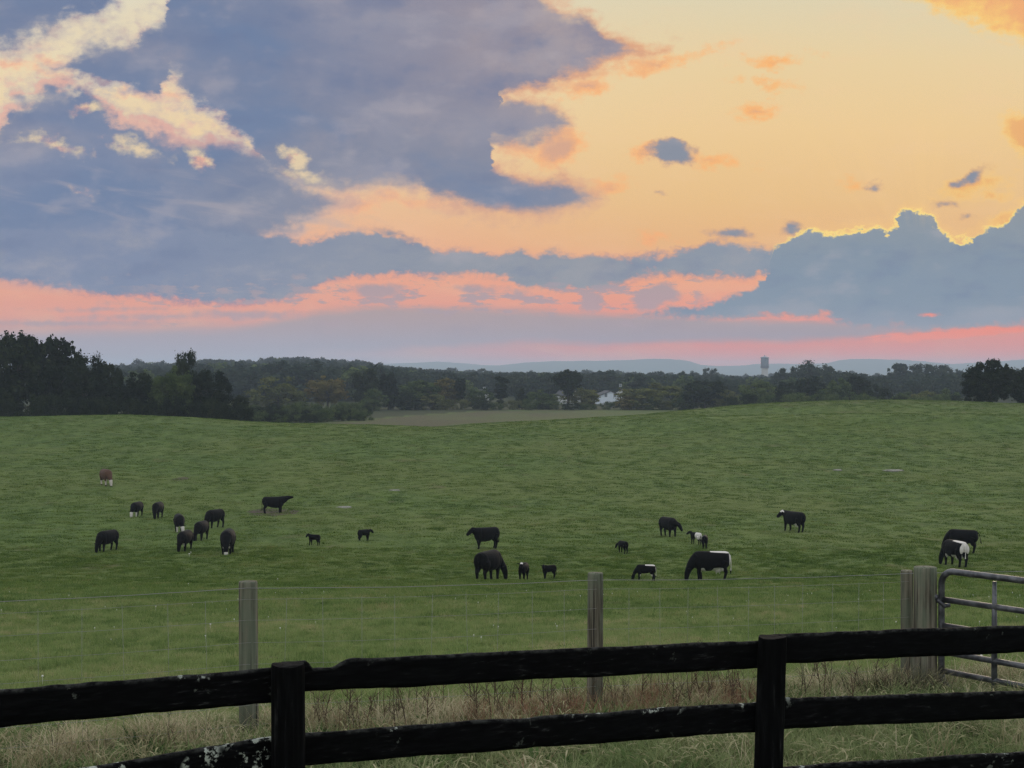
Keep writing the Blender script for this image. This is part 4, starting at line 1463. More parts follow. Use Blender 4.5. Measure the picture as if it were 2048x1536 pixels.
def board(name, p0, p1, top0, top1, h0, h1, mat, parent, seed, notch=None, lich=1.0, thick=.032):
    """weathered rail from p0 to p1 (plan points); top edges at top0/top1 (z), heights h0/h1; worn wavy edges"""
    p0, p1 = Vector((p0[0], p0[1], 0)), Vector((p1[0], p1[1], 0))
    L = (p1 - p0).length
    d = (p1 - p0) / L
    nrm = Vector((-d.y, d.x, 0))          # away from the lens
    n = int(L / .012)
    m = 7
    t = np.linspace(0, 1, n + 1)
    s = t * L
    top = (vnoise(s * 4.2, s * 0, seed) - .5) * .007 + (vnoise(s * 13, s * 0, seed + 1) - .5) * .005 + (vnoise(s * 40, s * 0, seed + 2) - .5) * .0015
    bot = (vnoise(s * 3.1, s * 0, seed + 3) - .5) * .008 + (vnoise(s * 15, s * 0, seed + 4) - .5) * .004
    if notch:
        for a, b_, dep in notch:
            top = top - dep * sstep(a - .018, a + .02, s) * (1 - sstep(b_ - .05, b_ + .05, s)) * (.85 + .3 * vnoise(s * 22, s * 0, seed + 6))
    rows_front, edge, lc = [], [], []
    V = []
    for side in (0, 1):
        for j in range(m + 1):
            v = j / m
            zt = top0 + (top1 - top0) * t + top
            zb = top0 - h0 + ((top1 - h1) - (top0 - h0)) * t + bot
            z = zb + (zt - zb) * v
            off = (thick if side else 0.0) + (vnoise(s * 5, s * 0 + v * 3, seed + 8) - .5) * .006
            rnd = .004 * (v in (0.0, 1.0))
            off = off + (-rnd if side else rnd)
            xy = np.array(p0)[None, :2] + s[:, None] * np.array(d)[None, :2] + off[:, None] * np.array(nrm)[None, :2]
            V.append(np.concatenate([xy, z[:, None]], 1))
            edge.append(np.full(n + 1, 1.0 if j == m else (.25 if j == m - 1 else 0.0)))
            lc.append(np.full(n + 1, lich * (.12 + .88 * v ** 4 if lich < 1.4 else .6 + .4 * v)))
    V = np.concatenate(V)
    N = n + 1
    Q = []
    for side in (0, 1):
        b0 = side * (m + 1) * N
        i = b0 + np.arange(m)[:, None] * N + np.arange(n)[None, :]
        q = np.stack([i, i + 1, i + N + 1, i + N], -1).reshape(-1, 4)
        Q.append(q if side == 0 else q[:, ::-1])
    k = np.arange(n)
    bt = (m + 1) * N
    Q.append(np.stack([m * N + k, m * N + k + 1, bt + m * N + k + 1, bt + m * N + k], -1))
    Q.append(np.stack([k + 1, k, bt + k, bt + k + 1], -1))
    j = np.arange(m)
    Q.append(np.stack([j * N, (j + 1) * N, bt + (j + 1) * N, bt + j * N], -1))
    Q.append(np.stack([(j + 1) * N + n, j * N + n, bt + j * N + n, bt + (j + 1) * N + n], -1))
    Q = np.concatenate(Q)
    me = mesh_np(name, V, Q.ravel(), np.full(len(Q), 4), mat, smooth=False)
    for nm, arr in (('edge', edge), ('lich', lc)):
        a = me.attributes.new(nm, 'FLOAT', 'POINT')
        a.data.foreach_set('value', np.concatenate(arr).astype(np.float32))
    return link(name, me, parent)


def build_board_fence():
    wood = black_wood("black_fence_board")
    pw = black_wood("black_fence_post", False)
    f = tag(empty("board_fence"), "black weathered three-board fence with lichen spots running across the front", "fence")
    P1, P2 = (-.993, 6.62), (1.346, 7.75)
    D = Vector((P2[0] - P1[0], P2[1] - P1[1]))
    L = D.length
    D.normalize()
    N = Vector((-D.y, D.x))
    zt = lambda row, Y: EYE - (row - HOR) / F * Y

    def post(name, c, top, r, seed, lean, flat):
        mb = MB()
        n = 40
        zs = [ground_z(*c) - .3 - 0.0, top - .9, top - .5, top - .2, top - .05, top - .012, top]
        rs = [1.06, 1.03, 1.01, 1.0, .995, .985, .955]
        rings = []
        for z, q in zip(zs, rs):
            ring = []
            for k in range(n):
                a = 2 * math.pi * k / n
                w = 1 + .03 * math.sin(a * 3 + seed) + .018 * math.sin(a * 7 + seed * 2) + .008 * math.sin(a * 17 + seed)
                px_, py_ = r * q * w * math.cos(a), r * q * w * math.sin(a)
                if flat:
                    py_ = max(py_, -r * .78)
                o = lean * (top - z)
                ring.append((c[0] + px_ + o, c[1] + py_, z + (.004 * math.sin(a * 2 + seed) if z > top - .02 else 0)))
            rings.append(ring)
        mb.ring_solid(rings)
        o = mb.build(name, pw, f, smooth=False)
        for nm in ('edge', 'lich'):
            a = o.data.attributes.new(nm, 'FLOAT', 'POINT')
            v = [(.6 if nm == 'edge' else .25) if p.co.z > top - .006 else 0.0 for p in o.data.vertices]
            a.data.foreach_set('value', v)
        return o
    post("post", P1, zt(1329, 6.62), .074, 1.0, .004, False)
    post("post", P2, zt(1274, 7.75), .073, 2.3, -.03, True)
    P0 = (P1[0] - D.x * L, P1[1] - D.y * L)
    P3 = (P2[0] + D.x * L, P2[1] + D.y * L)
    post("post", P0, zt(1329, 6.62) + .0, .074, 3.1, .01, False)
    post("post", P3, zt(1258, 8.7), .074, 4.2, .0, False)
    back = .060
    off = lambda p: (p[0] + N.x * back, p[1] + N.y * back)

    def rail(c0, c1, r0, r1, y0, y1, h, seed, notch=None, lich=1.0):
        """rows r0,r1 of the top edge measured at depths y0,y1 on the fence line"""
        a, b_ = off(c0), off(c1)
        z0m, z1m = zt(r0, y0), zt(r1, y1)
        k = (z1m - z0m) / (y1 - y0)
        za, zb = z0m + k * (a[1] - y0), z0m + k * (b_[1] - y0)
        return board("board", a, b_, za, zb, h[0], h[1], wood, f, seed, notch, lich)
    # left panel (top edge: rows at x=0 and x=540), middle and right panels
    rail(P0, P1, 1383, 1339, 6.15, 6.64, (.152, .148), 11)
    rail(P1, P2, 1320, 1283, 6.80, 7.78, (.140, .140), 23, notch=[(.125, .285, .036)], lich=.5)
    rail(P2, P3, 1270, 1253, 7.84, 8.56, (.152, .150), 35, lich=.35)
    rail(P0, P1, 1541, 1478, 6.29, 6.64, (.150, .150), 47, lich=1.6)
    rail(P1, P2, 1466, 1408, 6.74, 7.76, (.146, .150), 59, lich=1.1)
    rail(P2, P3, 1398, 1385, 7.84, 8.56, (.160, .150), 61, lich=.5)
    rail(P0, P1, 1690, 1618, 6.29, 6.64, (.150, .150), 73)
    rail(P1, P2, 1605, 1543, 6.74, 7.76, (.150, .150), 85)
    rail(P2, P3, 1536, 1507, 7.86, 8.56, (.150, .150), 97, lich=1.0)
    # the run goes on past both sides of the view
    P4 = (P3[0] + D.x * L, P3[1] + D.y * L)
    PM = (P0[0] - D.x * L, P0[1] - D.y * L)
    post("post", P4, zt(1258, 8.7) - .05, .074, 5.3, .0, False)
    post("post", PM, zt(1329, 6.62) + .03, .074, 6.1, .0, False)
    for k in range(3):
        for (a, b_, z0, z1) in ((P3, P4, zt(1250, 8.88) - .03 - .31 * k, zt(1250, 8.88) - .07 - .31 * k), (PM, P0, zt(1450, 5.49) - .31 * k, zt(1450, 5.49) - .31 * k)):
            board("board", off(a), off(b_), z0, z1, .150, .150, wood, f, 120 + k * 7 + int(a[0] > 0) * 31, None, .5)
    return f


build_board_fence()


# ------------------------------------------------------------------ wire fence, gate posts, tube gate
def grey_wood():
    m, T, b = mat_base("weathered_post_wood", .9, .15)
    g = T.node('ShaderNodeTexCoord')
    P = g.outputs['Object']
    oi = T.node('ShaderNodeObjectInfo')
    sh = T.node('ShaderNodeVectorMath', operation='ADD')
    T.put(sh.inputs[0], P)
    T.l.new(T.xyz(T.mul(oi.outputs['Random'], 9.0), 0.0, T.mul(oi.outputs['Random'], 5.0)), sh.inputs[1])
    P = sh.outputs[0]
    gr = T.noise(T.vmad(P, (30, 30, 1.3)), 1.0, 6.0, .62)[0]
    big = T.noise(T.vmad(P, (6, 6, 2.0)), 1.0, 4.0, .6)[0]
    col = T.mix(T.ss(gr, .35, .68), (0.060, 0.054, 0.040, 1), (0.210, 0.190, 0.145, 1))
    col = T.mix(T.mul(T.ss(big, .42, .66), .65), col, (0.125, 0.155, 0.110, 1))
    crack = T.ss(T.noise(T.vmad(P, (40, 40, .8), (3, 1, 2)), 1.0, 3.0, .5)[0], .60, .65)
    col = T.mix(crack, col, (0.020, 0.018, 0.016, 1))
    T.l.new(col, b.inputs['Base Color'])
    bp = T.node('ShaderNodeBump')
    bp.inputs['Strength'].default_value = .6
    bp.inputs['Distance'].default_value = .008
    T.l.new(T.sub(gr, crack), bp.inputs['Height'])
    T.l.new(bp.outputs[0], b.inputs['Normal'])
    return m


GREYWOOD = grey_wood()
WIRE, _T, _b = mat_base("galvanised_wire", .45, .5)
_b.inputs['Base Color'].default_value = (0.24, 0.245, 0.24, 1)
_b.inputs['Metallic'].default_value = .6


def round_post(mb, c, zb, zt, r, seed, lean=(0, 0)):
    n = 28
    rings = []
    for z, q in ((zb - .25, 1.04), (zb + .3, 1.02), ((zb + zt) / 2, 1.0), (zt - .05, .98), (zt - .008, .97), (zt, .93)):
        ring = []
        for k in range(n):
            a = 2 * math.pi * k / n
            w = 1 + .03 * math.sin(2 * a + seed) + .015 * math.sin(5 * a + seed * 3)
            ring.append((c[0] + r * q * w * math.cos(a) + lean[0] * (z - zb), c[1] + r * q * w * math.sin(a) + lean[1] * (z - zb), z))
        rings.append(ring)
    return mb.ring_solid(rings)


def build_wire_fence():
    f = tag(empty("wire_fence"), "thin woven wire fence on round grey wooden posts between boards and pasture", "fence")
    A, B = (-1.985, 11.3), (.703, 12.7)
    zt = lambda row, Y: EYE - (row - HOR) / F * Y
    dx, dy = B[0] - A[0], B[1] - A[1]
    C = (A[0] + dx * 2.141, A[1] + dy * 2.141)
    Z = (A[0] - dx, A[1] - dy)
    posts = [(Z, zt(1172, 9.9), .07), (A, zt(1163, 11.3), .070), (B, zt(1146, 12.7), .067), (C, zt(1141, C[1]), .060)]
    for i, (c, top, r) in enumerate(posts):
        round_post(MB(), c, ground_z(*c), top, r, i * 1.7, (0.004 * (-1)**i, 0)).build("post", GREYWOOD, f)
    # horizontals, at rows measured on the posts
    rowsA = [1174, 1196, 1238, 1283, 1326, 1368, 1408, 1446]
    rowsB = [1158, 1176, 1215, 1256, 1296, 1334, 1370, 1402]
    lev = [(zt(ra, 11.3) - ground_z(*A), zt(rb, 12.7) - ground_z(*B)) for ra, rb in zip(rowsA, rowsB)]
    front = lambda c, r: (c[0] - r * dy / 3.03 * -1 * -1, c[1] - r * dx / 3.03)
    pts = [posts[0], posts[1], posts[2], posts[3]]
    gz = [ground_z(*p[0]) for p in pts]
    E2 = (C[0] + dx * 1.6, C[1] + dy * 1.6)
    for i, (la, lb) in enumerate(lev):
        mb = MB()
        hs = [la, la, lb, lb]
        line = []
        for j in range(3):
            (c0, _, r0), (c1, _, r1) = pts[j], pts[j + 1]
            a, b_ = (c0[0], c0[1] - r0 - .004), (c1[0], c1[1] - r1 - .004)
            for k in range(14):
                t = k / 14
                sag = -.018 * 4 * t * (1 - t) + random.uniform(-.002, .002)
                line.append((a[0] + (b_[0] - a[0]) * t, a[1] + (b_[1] - a[1]) * t, gz[j] + hs[j] + (gz[j + 1] + hs[j + 1] - gz[j] - hs[j]) * t + sag))
        c1, _, r1 = pts[3]
        line.append((c1[0], c1[1] - r1 - .004, gz[3] + lb))
        if i == 0:
            ge = ground_z(*E2)
            line.append((E2[0], E2[1], ge + lb))
        mb.tube(line, .0024 if i == 0 else .0013, 5)
        mb.build("wire", WIRE, f)
    mb = MB()
    for j in range(3):
        (c0, _, r0), (c1, _, r1) = pts[j], pts[j + 1]
        n = 10 if j < 2 else 11
        for k in range(1, n):
            t = k / n + random.uniform(-.004, .004)
            x = c0[0] + (c1[0] - c0[0]) * t
            y = c0[1] - r0 + (c1[1] - r1 - c0[1] + r0) * t - .004
            z0 = gz[j] + (gz[j + 1] - gz[j]) * t
            la = lev[1][0] + (lev[1][1] - lev[1][0]) * (t if j == 1 else (0 if j == 0 else 1))
            mb.tube([(x, y, z0 + .02), (x + random.uniform(-.01, .01), y, z0 + la * .5), (x + random.uniform(-.01, .01), y, z0 + la)], .0011, 4)
    mb.build("wire_mesh", WIRE, f)
    # gate post, thicker, standing next to the last fence post
    G = (C[0] + .16, C[1] - .30)
    G = ((1851 - 1024) / F * 14.0, 14.0)
    gp = round_post(MB(), G, ground_z(*G), zt(1134, 14.0), .107, .7).build("gate_post", GREYWOOD, None)
    tag(gp, "thick round grey wooden post that the metal gate hangs from", "post")
    return G


def build_gate(G):
    m, T, b = mat_base("gate_tube_paint", .42, .5)
    g = T.node('ShaderNodeTexCoord')
    n = T.noise(g.outputs['Object'], 9.0, 5.0, .6)[0]
    T.l.new(T.mix(T.ss(n, .40, .68), (0.040, 0.043, 0.050, 1), (0.13, 0.135, 0.145, 1)), b.inputs['Base Color'])
    b.inputs['Metallic'].default_value = .35
    T.l.new(T.ss(n, .3, .7, .34, .55), b.inputs['Roughness'])
    H0 = Vector(((1884 - 1024) / F * 13.95, 13.95, 0))
    d = Vector((.605, -.797, 0))
    zt = lambda row, Y=13.95: EYE - (row - HOR) / F * Y
    t = tag(empty("gate", (H0.x, H0.y, 0)), "dark tubular metal field gate hinged on the thick grey post", "gate")
    L = 3.6
    rows = [1141, 1199, 1251, 1304, 1342, 1376]
    zs = [zt(r) for r in rows]
    P = lambda s, z: (d.x * s, d.y * s, z)
    r = .030
    rc = .13
    top = zs[0]
    bot = zs[-1]
    loop = [P(0, bot + rc * 0)]
    loop = []
    for s0, s1 in ((0, 0),):
        pass
    arc = lambda cx, cz, a0, a1, k=7: [P(cx + rc * math.cos(a0 + (a1 - a0) * i / k), cz + rc * math.sin(a0 + (a1 - a0) * i / k)) for i in range(k + 1)]
    loop += [P(0, bot + rc)] + [P(0, bot + rc + (top - bot - 2 * rc) * k / 6) for k in range(1, 6)]
    loop += arc(rc, top - rc, math.pi, math.pi / 2)
    loop += [P(rc + (L - 2 * rc) * k / 10, top) for k in range(1, 10)]
    loop += arc(L - rc, top - rc, math.pi / 2, 0)
    loop += [P(L, bot + rc + (top - bot - 2 * rc) * k / 6) for k in range(5, 0, -1)]
    loop += arc(L - rc, bot + rc, 0, -math.pi / 2)
    loop += [P(rc + (L - 2 * rc) * k / 10, bot) for k in range(9, 0, -1)]
    loop += arc(rc, bot + rc, -math.pi / 2, -math.pi)
    MB().tube(loop, r, 14).build("frame", m, t)
    for z in zs[1:-1]:
        MB().tube([P(.028, z), P(L * .3, z), P(L * .6, z), P(L - .028, z)], r * .92, 12).build("rail", m, t)
    for s in (.572, 1.72, 2.87):
        MB().tube([P(s, bot), P(s, (top + bot) / 2), P(s, top - .04), ], [r * .9, r * .9, r * .62], 12).build("brace", m, t)
    # hinge pin and bolt on the post side
    mb = MB()
    zh = zt(1207)
    mb.tube([(-.055, .03, zh + .05), (-.02, -.02, zh + .015), (.02, -.03, zh - .02), (.07, -.02, zh - .012)], [.032, .020, .024, .02], 10)
    mb.ellipsoid((-.058, .0, zh + .055), (.034, .03, .034), 10, 8)
    mb.build("hinge", m, t)
    return t


G_ = build_wire_fence()
build_gate(G_)

# ------------------------------------------------------------------ cattle
def coat_mat(name, base, alt):
    m, T, b = mat_base(name, .7, .06)
    g = T.node('ShaderNodeTexCoord')
    n = T.noise(T.vmad(g.outputs['Object'], (1, 1, 1)), 3.0, 5.0, .6)[0]
    col = T.mix(n, base, tuple(v * 1.8 for v in base[:3]) + (1,))
    w = T.node('ShaderNodeAttribute', attribute_name='white')
    e = T.noise(g.outputs['Object'], 6.0, 3.0, .6)[0]
    f = T.ss(T.mad(T.sub(e, .5), .5, w.outputs['Fac']), .42, .58)
    col = T.mix(f, col, alt)
    d = T.node('ShaderNodeAttribute', attribute_name='hoof')
    col = T.mix(d.outputs['Fac'], col, (0.02, 0.018, 0.016, 1))
    T.l.new(col, b.inputs['Base Color'])
    b.inputs['Sheen Weight'].default_value = .02
    b.inputs['Sheen Roughness'].default_value = .5
    return m


COAT_BLACK = coat_mat("black_coat", (0.0020, 0.0020, 0.0026, 1), (0.58, 0.55, 0.52, 1))
COAT_BROWN = coat_mat("brown_coat", (0.060, 0.034, 0.024, 1), (0.50, 0.46, 0.42, 1))


def cow_mesh(calf=False, head='graze', yaw=0.0, steps=(0, 0, 0, 0), tail='hang', udder=False, white=(), coat=None, seed=0):
    mb = MB()
    r = random.Random(seed)
    kr = .80 if calf else 1.0           # slimmer barrel on longer legs
    up = .03 if calf else 0.0
    rings = []
    for (x, zc, ry, rz) in ((-.90, 1.08, .08, .12), (-.85, 1.08, .24, .25), (-.72, 1.05, .32, .33), (-.5, 1.00, .36, .385), (-.2, .94, .41, .445), (.1, .92, .42, .465),
                            (.34, .925, .39, .465), (.54, .945, .33, .445), (.70, .975, .26, .38), (.81, .99, .15, .25)):
        if calf:
            x *= .92
        top = zc + rz
        rz2 = rz * kr
        zc2 = top - rz2 + up
        ring = []
        for k in range(24):
            a = 2 * math.pi * k / 24
            cy_, sz = math.cos(a), math.sin(a)
            p = .86
            yy = ry * kr * math.copysign(abs(cy_) ** p, cy_)
            zz = rz2 * math.copysign(abs(sz) ** p, sz)
            if sz > 0:
                yy *= 1 - .18 * sz * sz      # narrower topline
            ring.append((x, yy, zc2 + zz))
        rings.append(ring)
    mb.ring_solid(rings)
    fx = .92 if calf else 1.0
    # hips and shoulders
    for s in (-1, 1):
        mb.ellipsoid((-.66 * fx, s * .19 * kr, .96 + up), (.25, .17 * kr, .34), 16, 10)
        mb.ellipsoid((.52 * fx, s * .21 * kr, .90 + up), (.22, .14 * kr, .38), 16, 10)
    # legs
    lr = .92 if calf else 1.0
    for i, s in ((0, 1), (1, -1)):
        dx = steps[i]
        mb.tube([(.53 * fx, s * .195 * kr, .88), (.52 * fx + dx * .2, s * .205 * kr, .66), (.55 * fx + dx * .55, s * .20 * kr, .40), (.545 * fx + dx * .62, s * .20 * kr, .36), (.54 * fx + dx * .9, s * .20 * kr, .13), (.56 * fx + dx, s * .20 * kr, .05), (.57 * fx + dx, s * .20 * kr, -.02)],
                [.17 * lr, .13 * lr, .085 * lr, .08 * lr, .058 * lr, .066 * lr, .072 * lr], 12)
    for i, s in ((2, 1), (3, -1)):
        dx = steps[i]
        mb.tube([(-.64 * fx, s * .19 * kr, .95), (-.58 * fx + dx * .15, s * .205 * kr, .74), (-.66 * fx + dx * .4, s * .20 * kr, .55), (-.745 * fx + dx * .62, s * .195 * kr, .44), (-.72 * fx + dx * .8, s * .195 * kr, .30), (-.69 * fx + dx * .95, s * .195 * kr, .12), (-.665 * fx + dx, s * .195 * kr, .05), (-.65 * fx + dx, s * .195 * kr, -.02)],
                [.22 * lr, .185 * lr, .125 * lr, .088 * lr, .068 * lr, .06 * lr, .068 * lr, .074 * lr], 12)
    # neck and head
    NP = {
        'graze': [(.55, 1.05, .34), (.75, .90, .275), (.91, .71, .205), (1.00, .55, .155)],
        'up': [(.55, 1.08, .34), (.70, 1.20, .27), (.80, 1.32, .21), (.86, 1.40, .165)],
        'level': [(.55, 1.08, .34), (.73, 1.14, .28), (.86, 1.22, .215), (.93, 1.26, .165)],
        'stretch': [(.55, 1.07, .35), (.78, 1.13, .31), (.99, 1.22, .24), (1.12, 1.29, .175)],
        'half': [(.55, 1.06, .34), (.78, 1.02, .265), (.96, .96, .195), (1.06, .93, .15)],
    }[head]
    HP = {'graze': [(1.07, .36, .135), (1.10, .18, .108), (1.11, .06, .092)], 'up': [(1.02, 1.33, .150), (1.18, 1.22, .122), (1.27, 1.15, .102)],
          'level': [(1.07, 1.17, .150), (1.20, 1.04, .122), (1.27, .97, .104)], 'stretch': [(1.28, 1.32, .145), (1.45, 1.33, .112), (1.54, 1.33, .09)],
          'half': [(1.16, .79, .132), (1.24, .63, .105), (1.28, .54, .09)]}[head]
    chain = NP + HP
    if calf:
        chain = [(x * .95 if i else x * .92, z + up, q * (.78 if i < 4 else 1.08)) for i, (x, z, q) in enumerate(chain)]
        if head == 'graze':
            chain = [(x, z + .02, q) for x, z, q in chain]
    pv = Vector((.55 * fx, 0, 0))
    pts = []
    for i, (x, z, q) in enumerate(chain):
        f = min(1.0, i / 3.0)
        if i > 3:
            f = 1.0
        a = math.radians(yaw) * (f ** 1.2)
        v = Vector((x, 0, z)) - pv
        v = Matrix.Rotation(a * .75, 3, 'Z') @ v
        pts.append(v + pv)
    if yaw:
        # the face itself turns further about the poll
        pol = pts[3]
        R = Matrix.Rotation(math.radians(yaw) * .6, 3, 'Z')
        for i in range(4, len(pts)):
            pts[i] = R @ (pts[i] - pol) + pol
    mb.tube(pts, [c[2] for c in chain], 16)
    mb.ellipsoid(pts[-1], (chain[-1][2] * 1.0,) * 3, 14, 10)
    pol, fr = pts[3], pts[4]
    hd = (pts[-1] - pol).normalized()
    side = hd.cross(Vector((0, 0, 1)))
    if side.length < .2:
        side = Vector((0, 1, 0))
    side.normalize()
    hu = side.cross(hd).normalized()
    mb.ellipsoid(pol, (chain[3][2] * 1.05,) * 3, 14, 10)
    es = 1.25 if calf else 1.0
    for s in (-1, 1):
        b0 = pol + side * s * chain[3][2] * .55 - hd * .01
        tip = pol + side * s * (.30 * es) - hd * .05 + hu * .03 + Vector((0, 0, .0))
        mb.tube([b0, b0.lerp(tip, .35), b0.lerp(tip, .7), tip], [.035, .058 * es, .052 * es, .022], 10, flat=.55)
    # tail
    if tail == 'hang':
        tp = [(-.83 * fx, 0, 1.27 + up), (-.93 * fx, .01, 1.15), (-.965 * fx, .02, .85), (-.95 * fx, .02, .6), (-.945 * fx, .02, .44), (-.94 * fx, .02, .32)]
    elif tail == 'swish':
        tp = [(-.83 * fx, 0, 1.27 + up), (-.98 * fx, -.05, 1.17), (-1.04 * fx, -.22, .98), (-1.06, -.40, .86), (-1.07, -.55, .80), (-1.07, -.66, .78)]
    else:
        tp = [(-.83 * fx, 0, 1.27 + up), (-.98 * fx, .05, 1.17), (-1.06 * fx, .18, .95), (-1.10, .27, .80), (-1.13, .34, .70), (-1.16, .38, .62)]
    mb.tube(tp, [.035, .028, .024, .026, .042, .020], 8)
    if udder:
        mb.ellipsoid((-.36, 0, .53), (.21, .18, .14), 14, 10)
        for a, b_ in ((-.28, .07), (-.28, -.07), (-.42, .07), (-.42, -.07)):
            mb.tube([(a, b_, .45), (a, b_, .33)], [.03, .02], 6)
    me = mb.mesh("cow")
    ob = bpy.data.objects.new("cow_build", me)
    HID.objects.link(ob)
    COL.objects.link(ob)
    md = ob.modifiers.new('remesh', 'REMESH')
    md.mode = 'VOXEL'
    md.voxel_size = .022
    md.use_smooth_shade = True
    sm = ob.modifiers.new('smooth', 'SMOOTH')
    sm.iterations = 4
    sm.factor = .5
    dg = bpy.context.evaluated_depsgraph_get()
    out = bpy.data.meshes.new_from_object(ob.evaluated_get(dg))
    bpy.data.objects.remove(ob)
    out.name = "cow"
    out.materials.clear()
    out.materials.append(coat or COAT_BLACK)
    n = len(out.vertices)
    co = np.empty(n * 3, np.float32)
    out.vertices.foreach_get('co', co)
    co = co.reshape(-1, 3)
    x, y, z = co[:, 0], co[:, 1], co[:, 2]
    W = np.zeros(n)
    hx = np.array(pol)
    hdn = np.array(hd)
    along = (co - hx) @ hdn
    across = np.linalg.norm(co - hx - along[:, None] * hdn[None], axis=1)
    ishead = (across < .24) & (along > -.12)
    for w in white:
        if w == 'belly':
            W = np.maximum(W, (1 - sstep(.60, .68, z + .12 * (np.abs(x) < .0) + .16 * sstep(-.15, 0, x) * (1 - sstep(.2, .35, x)))) * (z > .40) * sstep(-.62, -.52, x) * (1 - sstep(.42, .5, x)))
        elif w == 'udder':
            W = np.maximum(W, (1 - sstep(.60, .68, z)) * (z > .30) * sstep(-.60, -.5, x) * (1 - sstep(-.16, -.05, x)) * (np.abs(y) < .19))
        elif w == 'rump':
            W = np.maximum(W, sstep(1.33, 1.365, z + .06 * np.maximum(0, -x - .1)) * (1 - sstep(-.05, .1, x)))
            W = np.maximum(W, (1 - sstep(-.87, -.82, x)) * sstep(.45, .55, z))
        elif w == 'tail':
            W = np.maximum(W, (1 - sstep(-.89, -.86, x)) * sstep(.48, .56, z))
        elif w == 'hindband':
            W = np.maximum(W, sstep(-.82, -.76, x) * (1 - sstep(-.68, -.60, x)) * sstep(.55, .65, z) * (np.abs(y) > .02))
        elif w == 'saddle':
            W = np.maximum(W, sstep(-.95, -.9, x) * (1 - sstep(-.20, -.08, x)) * sstep(.62, .70, z) * (1 - .9 * ((np.abs(y) < .05) & (z < 1.1))))
        elif w == 'face':
            W = np.maximum(W, ishead * sstep(.0, .08, along) * (across < .2))
        elif w == 'forehead':
            fr_ = (co - hx) @ np.array(hu)
            W = np.maximum(W, ishead * sstep(-.10, -.03, along) * (1 - sstep(.14, .24, along)) * (np.abs((co - hx) @ np.array(side)) < .10) * (fr_ > -.03))
        elif w == 'poll':
            W = np.maximum(W, ishead * (1 - sstep(.10, .16, along)) * (z > pol.z + .02))
        elif w == 'shins':
            W = np.maximum(W, (1 - sstep(.36, .44, z)) * sstep(.08, .12, z) * (~ishead))
        elif w == 'foreshins':
            W = np.maximum(W, (1 - sstep(.42, .5, z)) * (x > 0) * (~ishead))
        elif w == 'brisket':
            W = np.maximum(W, (1 - sstep(.56, .64, z)) * (z > .40) * sstep(.36, .44, x) * (~ishead) * (np.abs(y) < .2))
        elif w == 'muzzle':
            W = np.maximum(W, ishead * sstep(.30, .36, along))
    for nm, arr in (('white', W), ('hoof', (z < .045).astype(float))):
        a = out.attributes.new(nm, 'FLOAT', 'POINT')
        a.data.foreach_set('value', np.asarray(arr, np.float32))
    return out


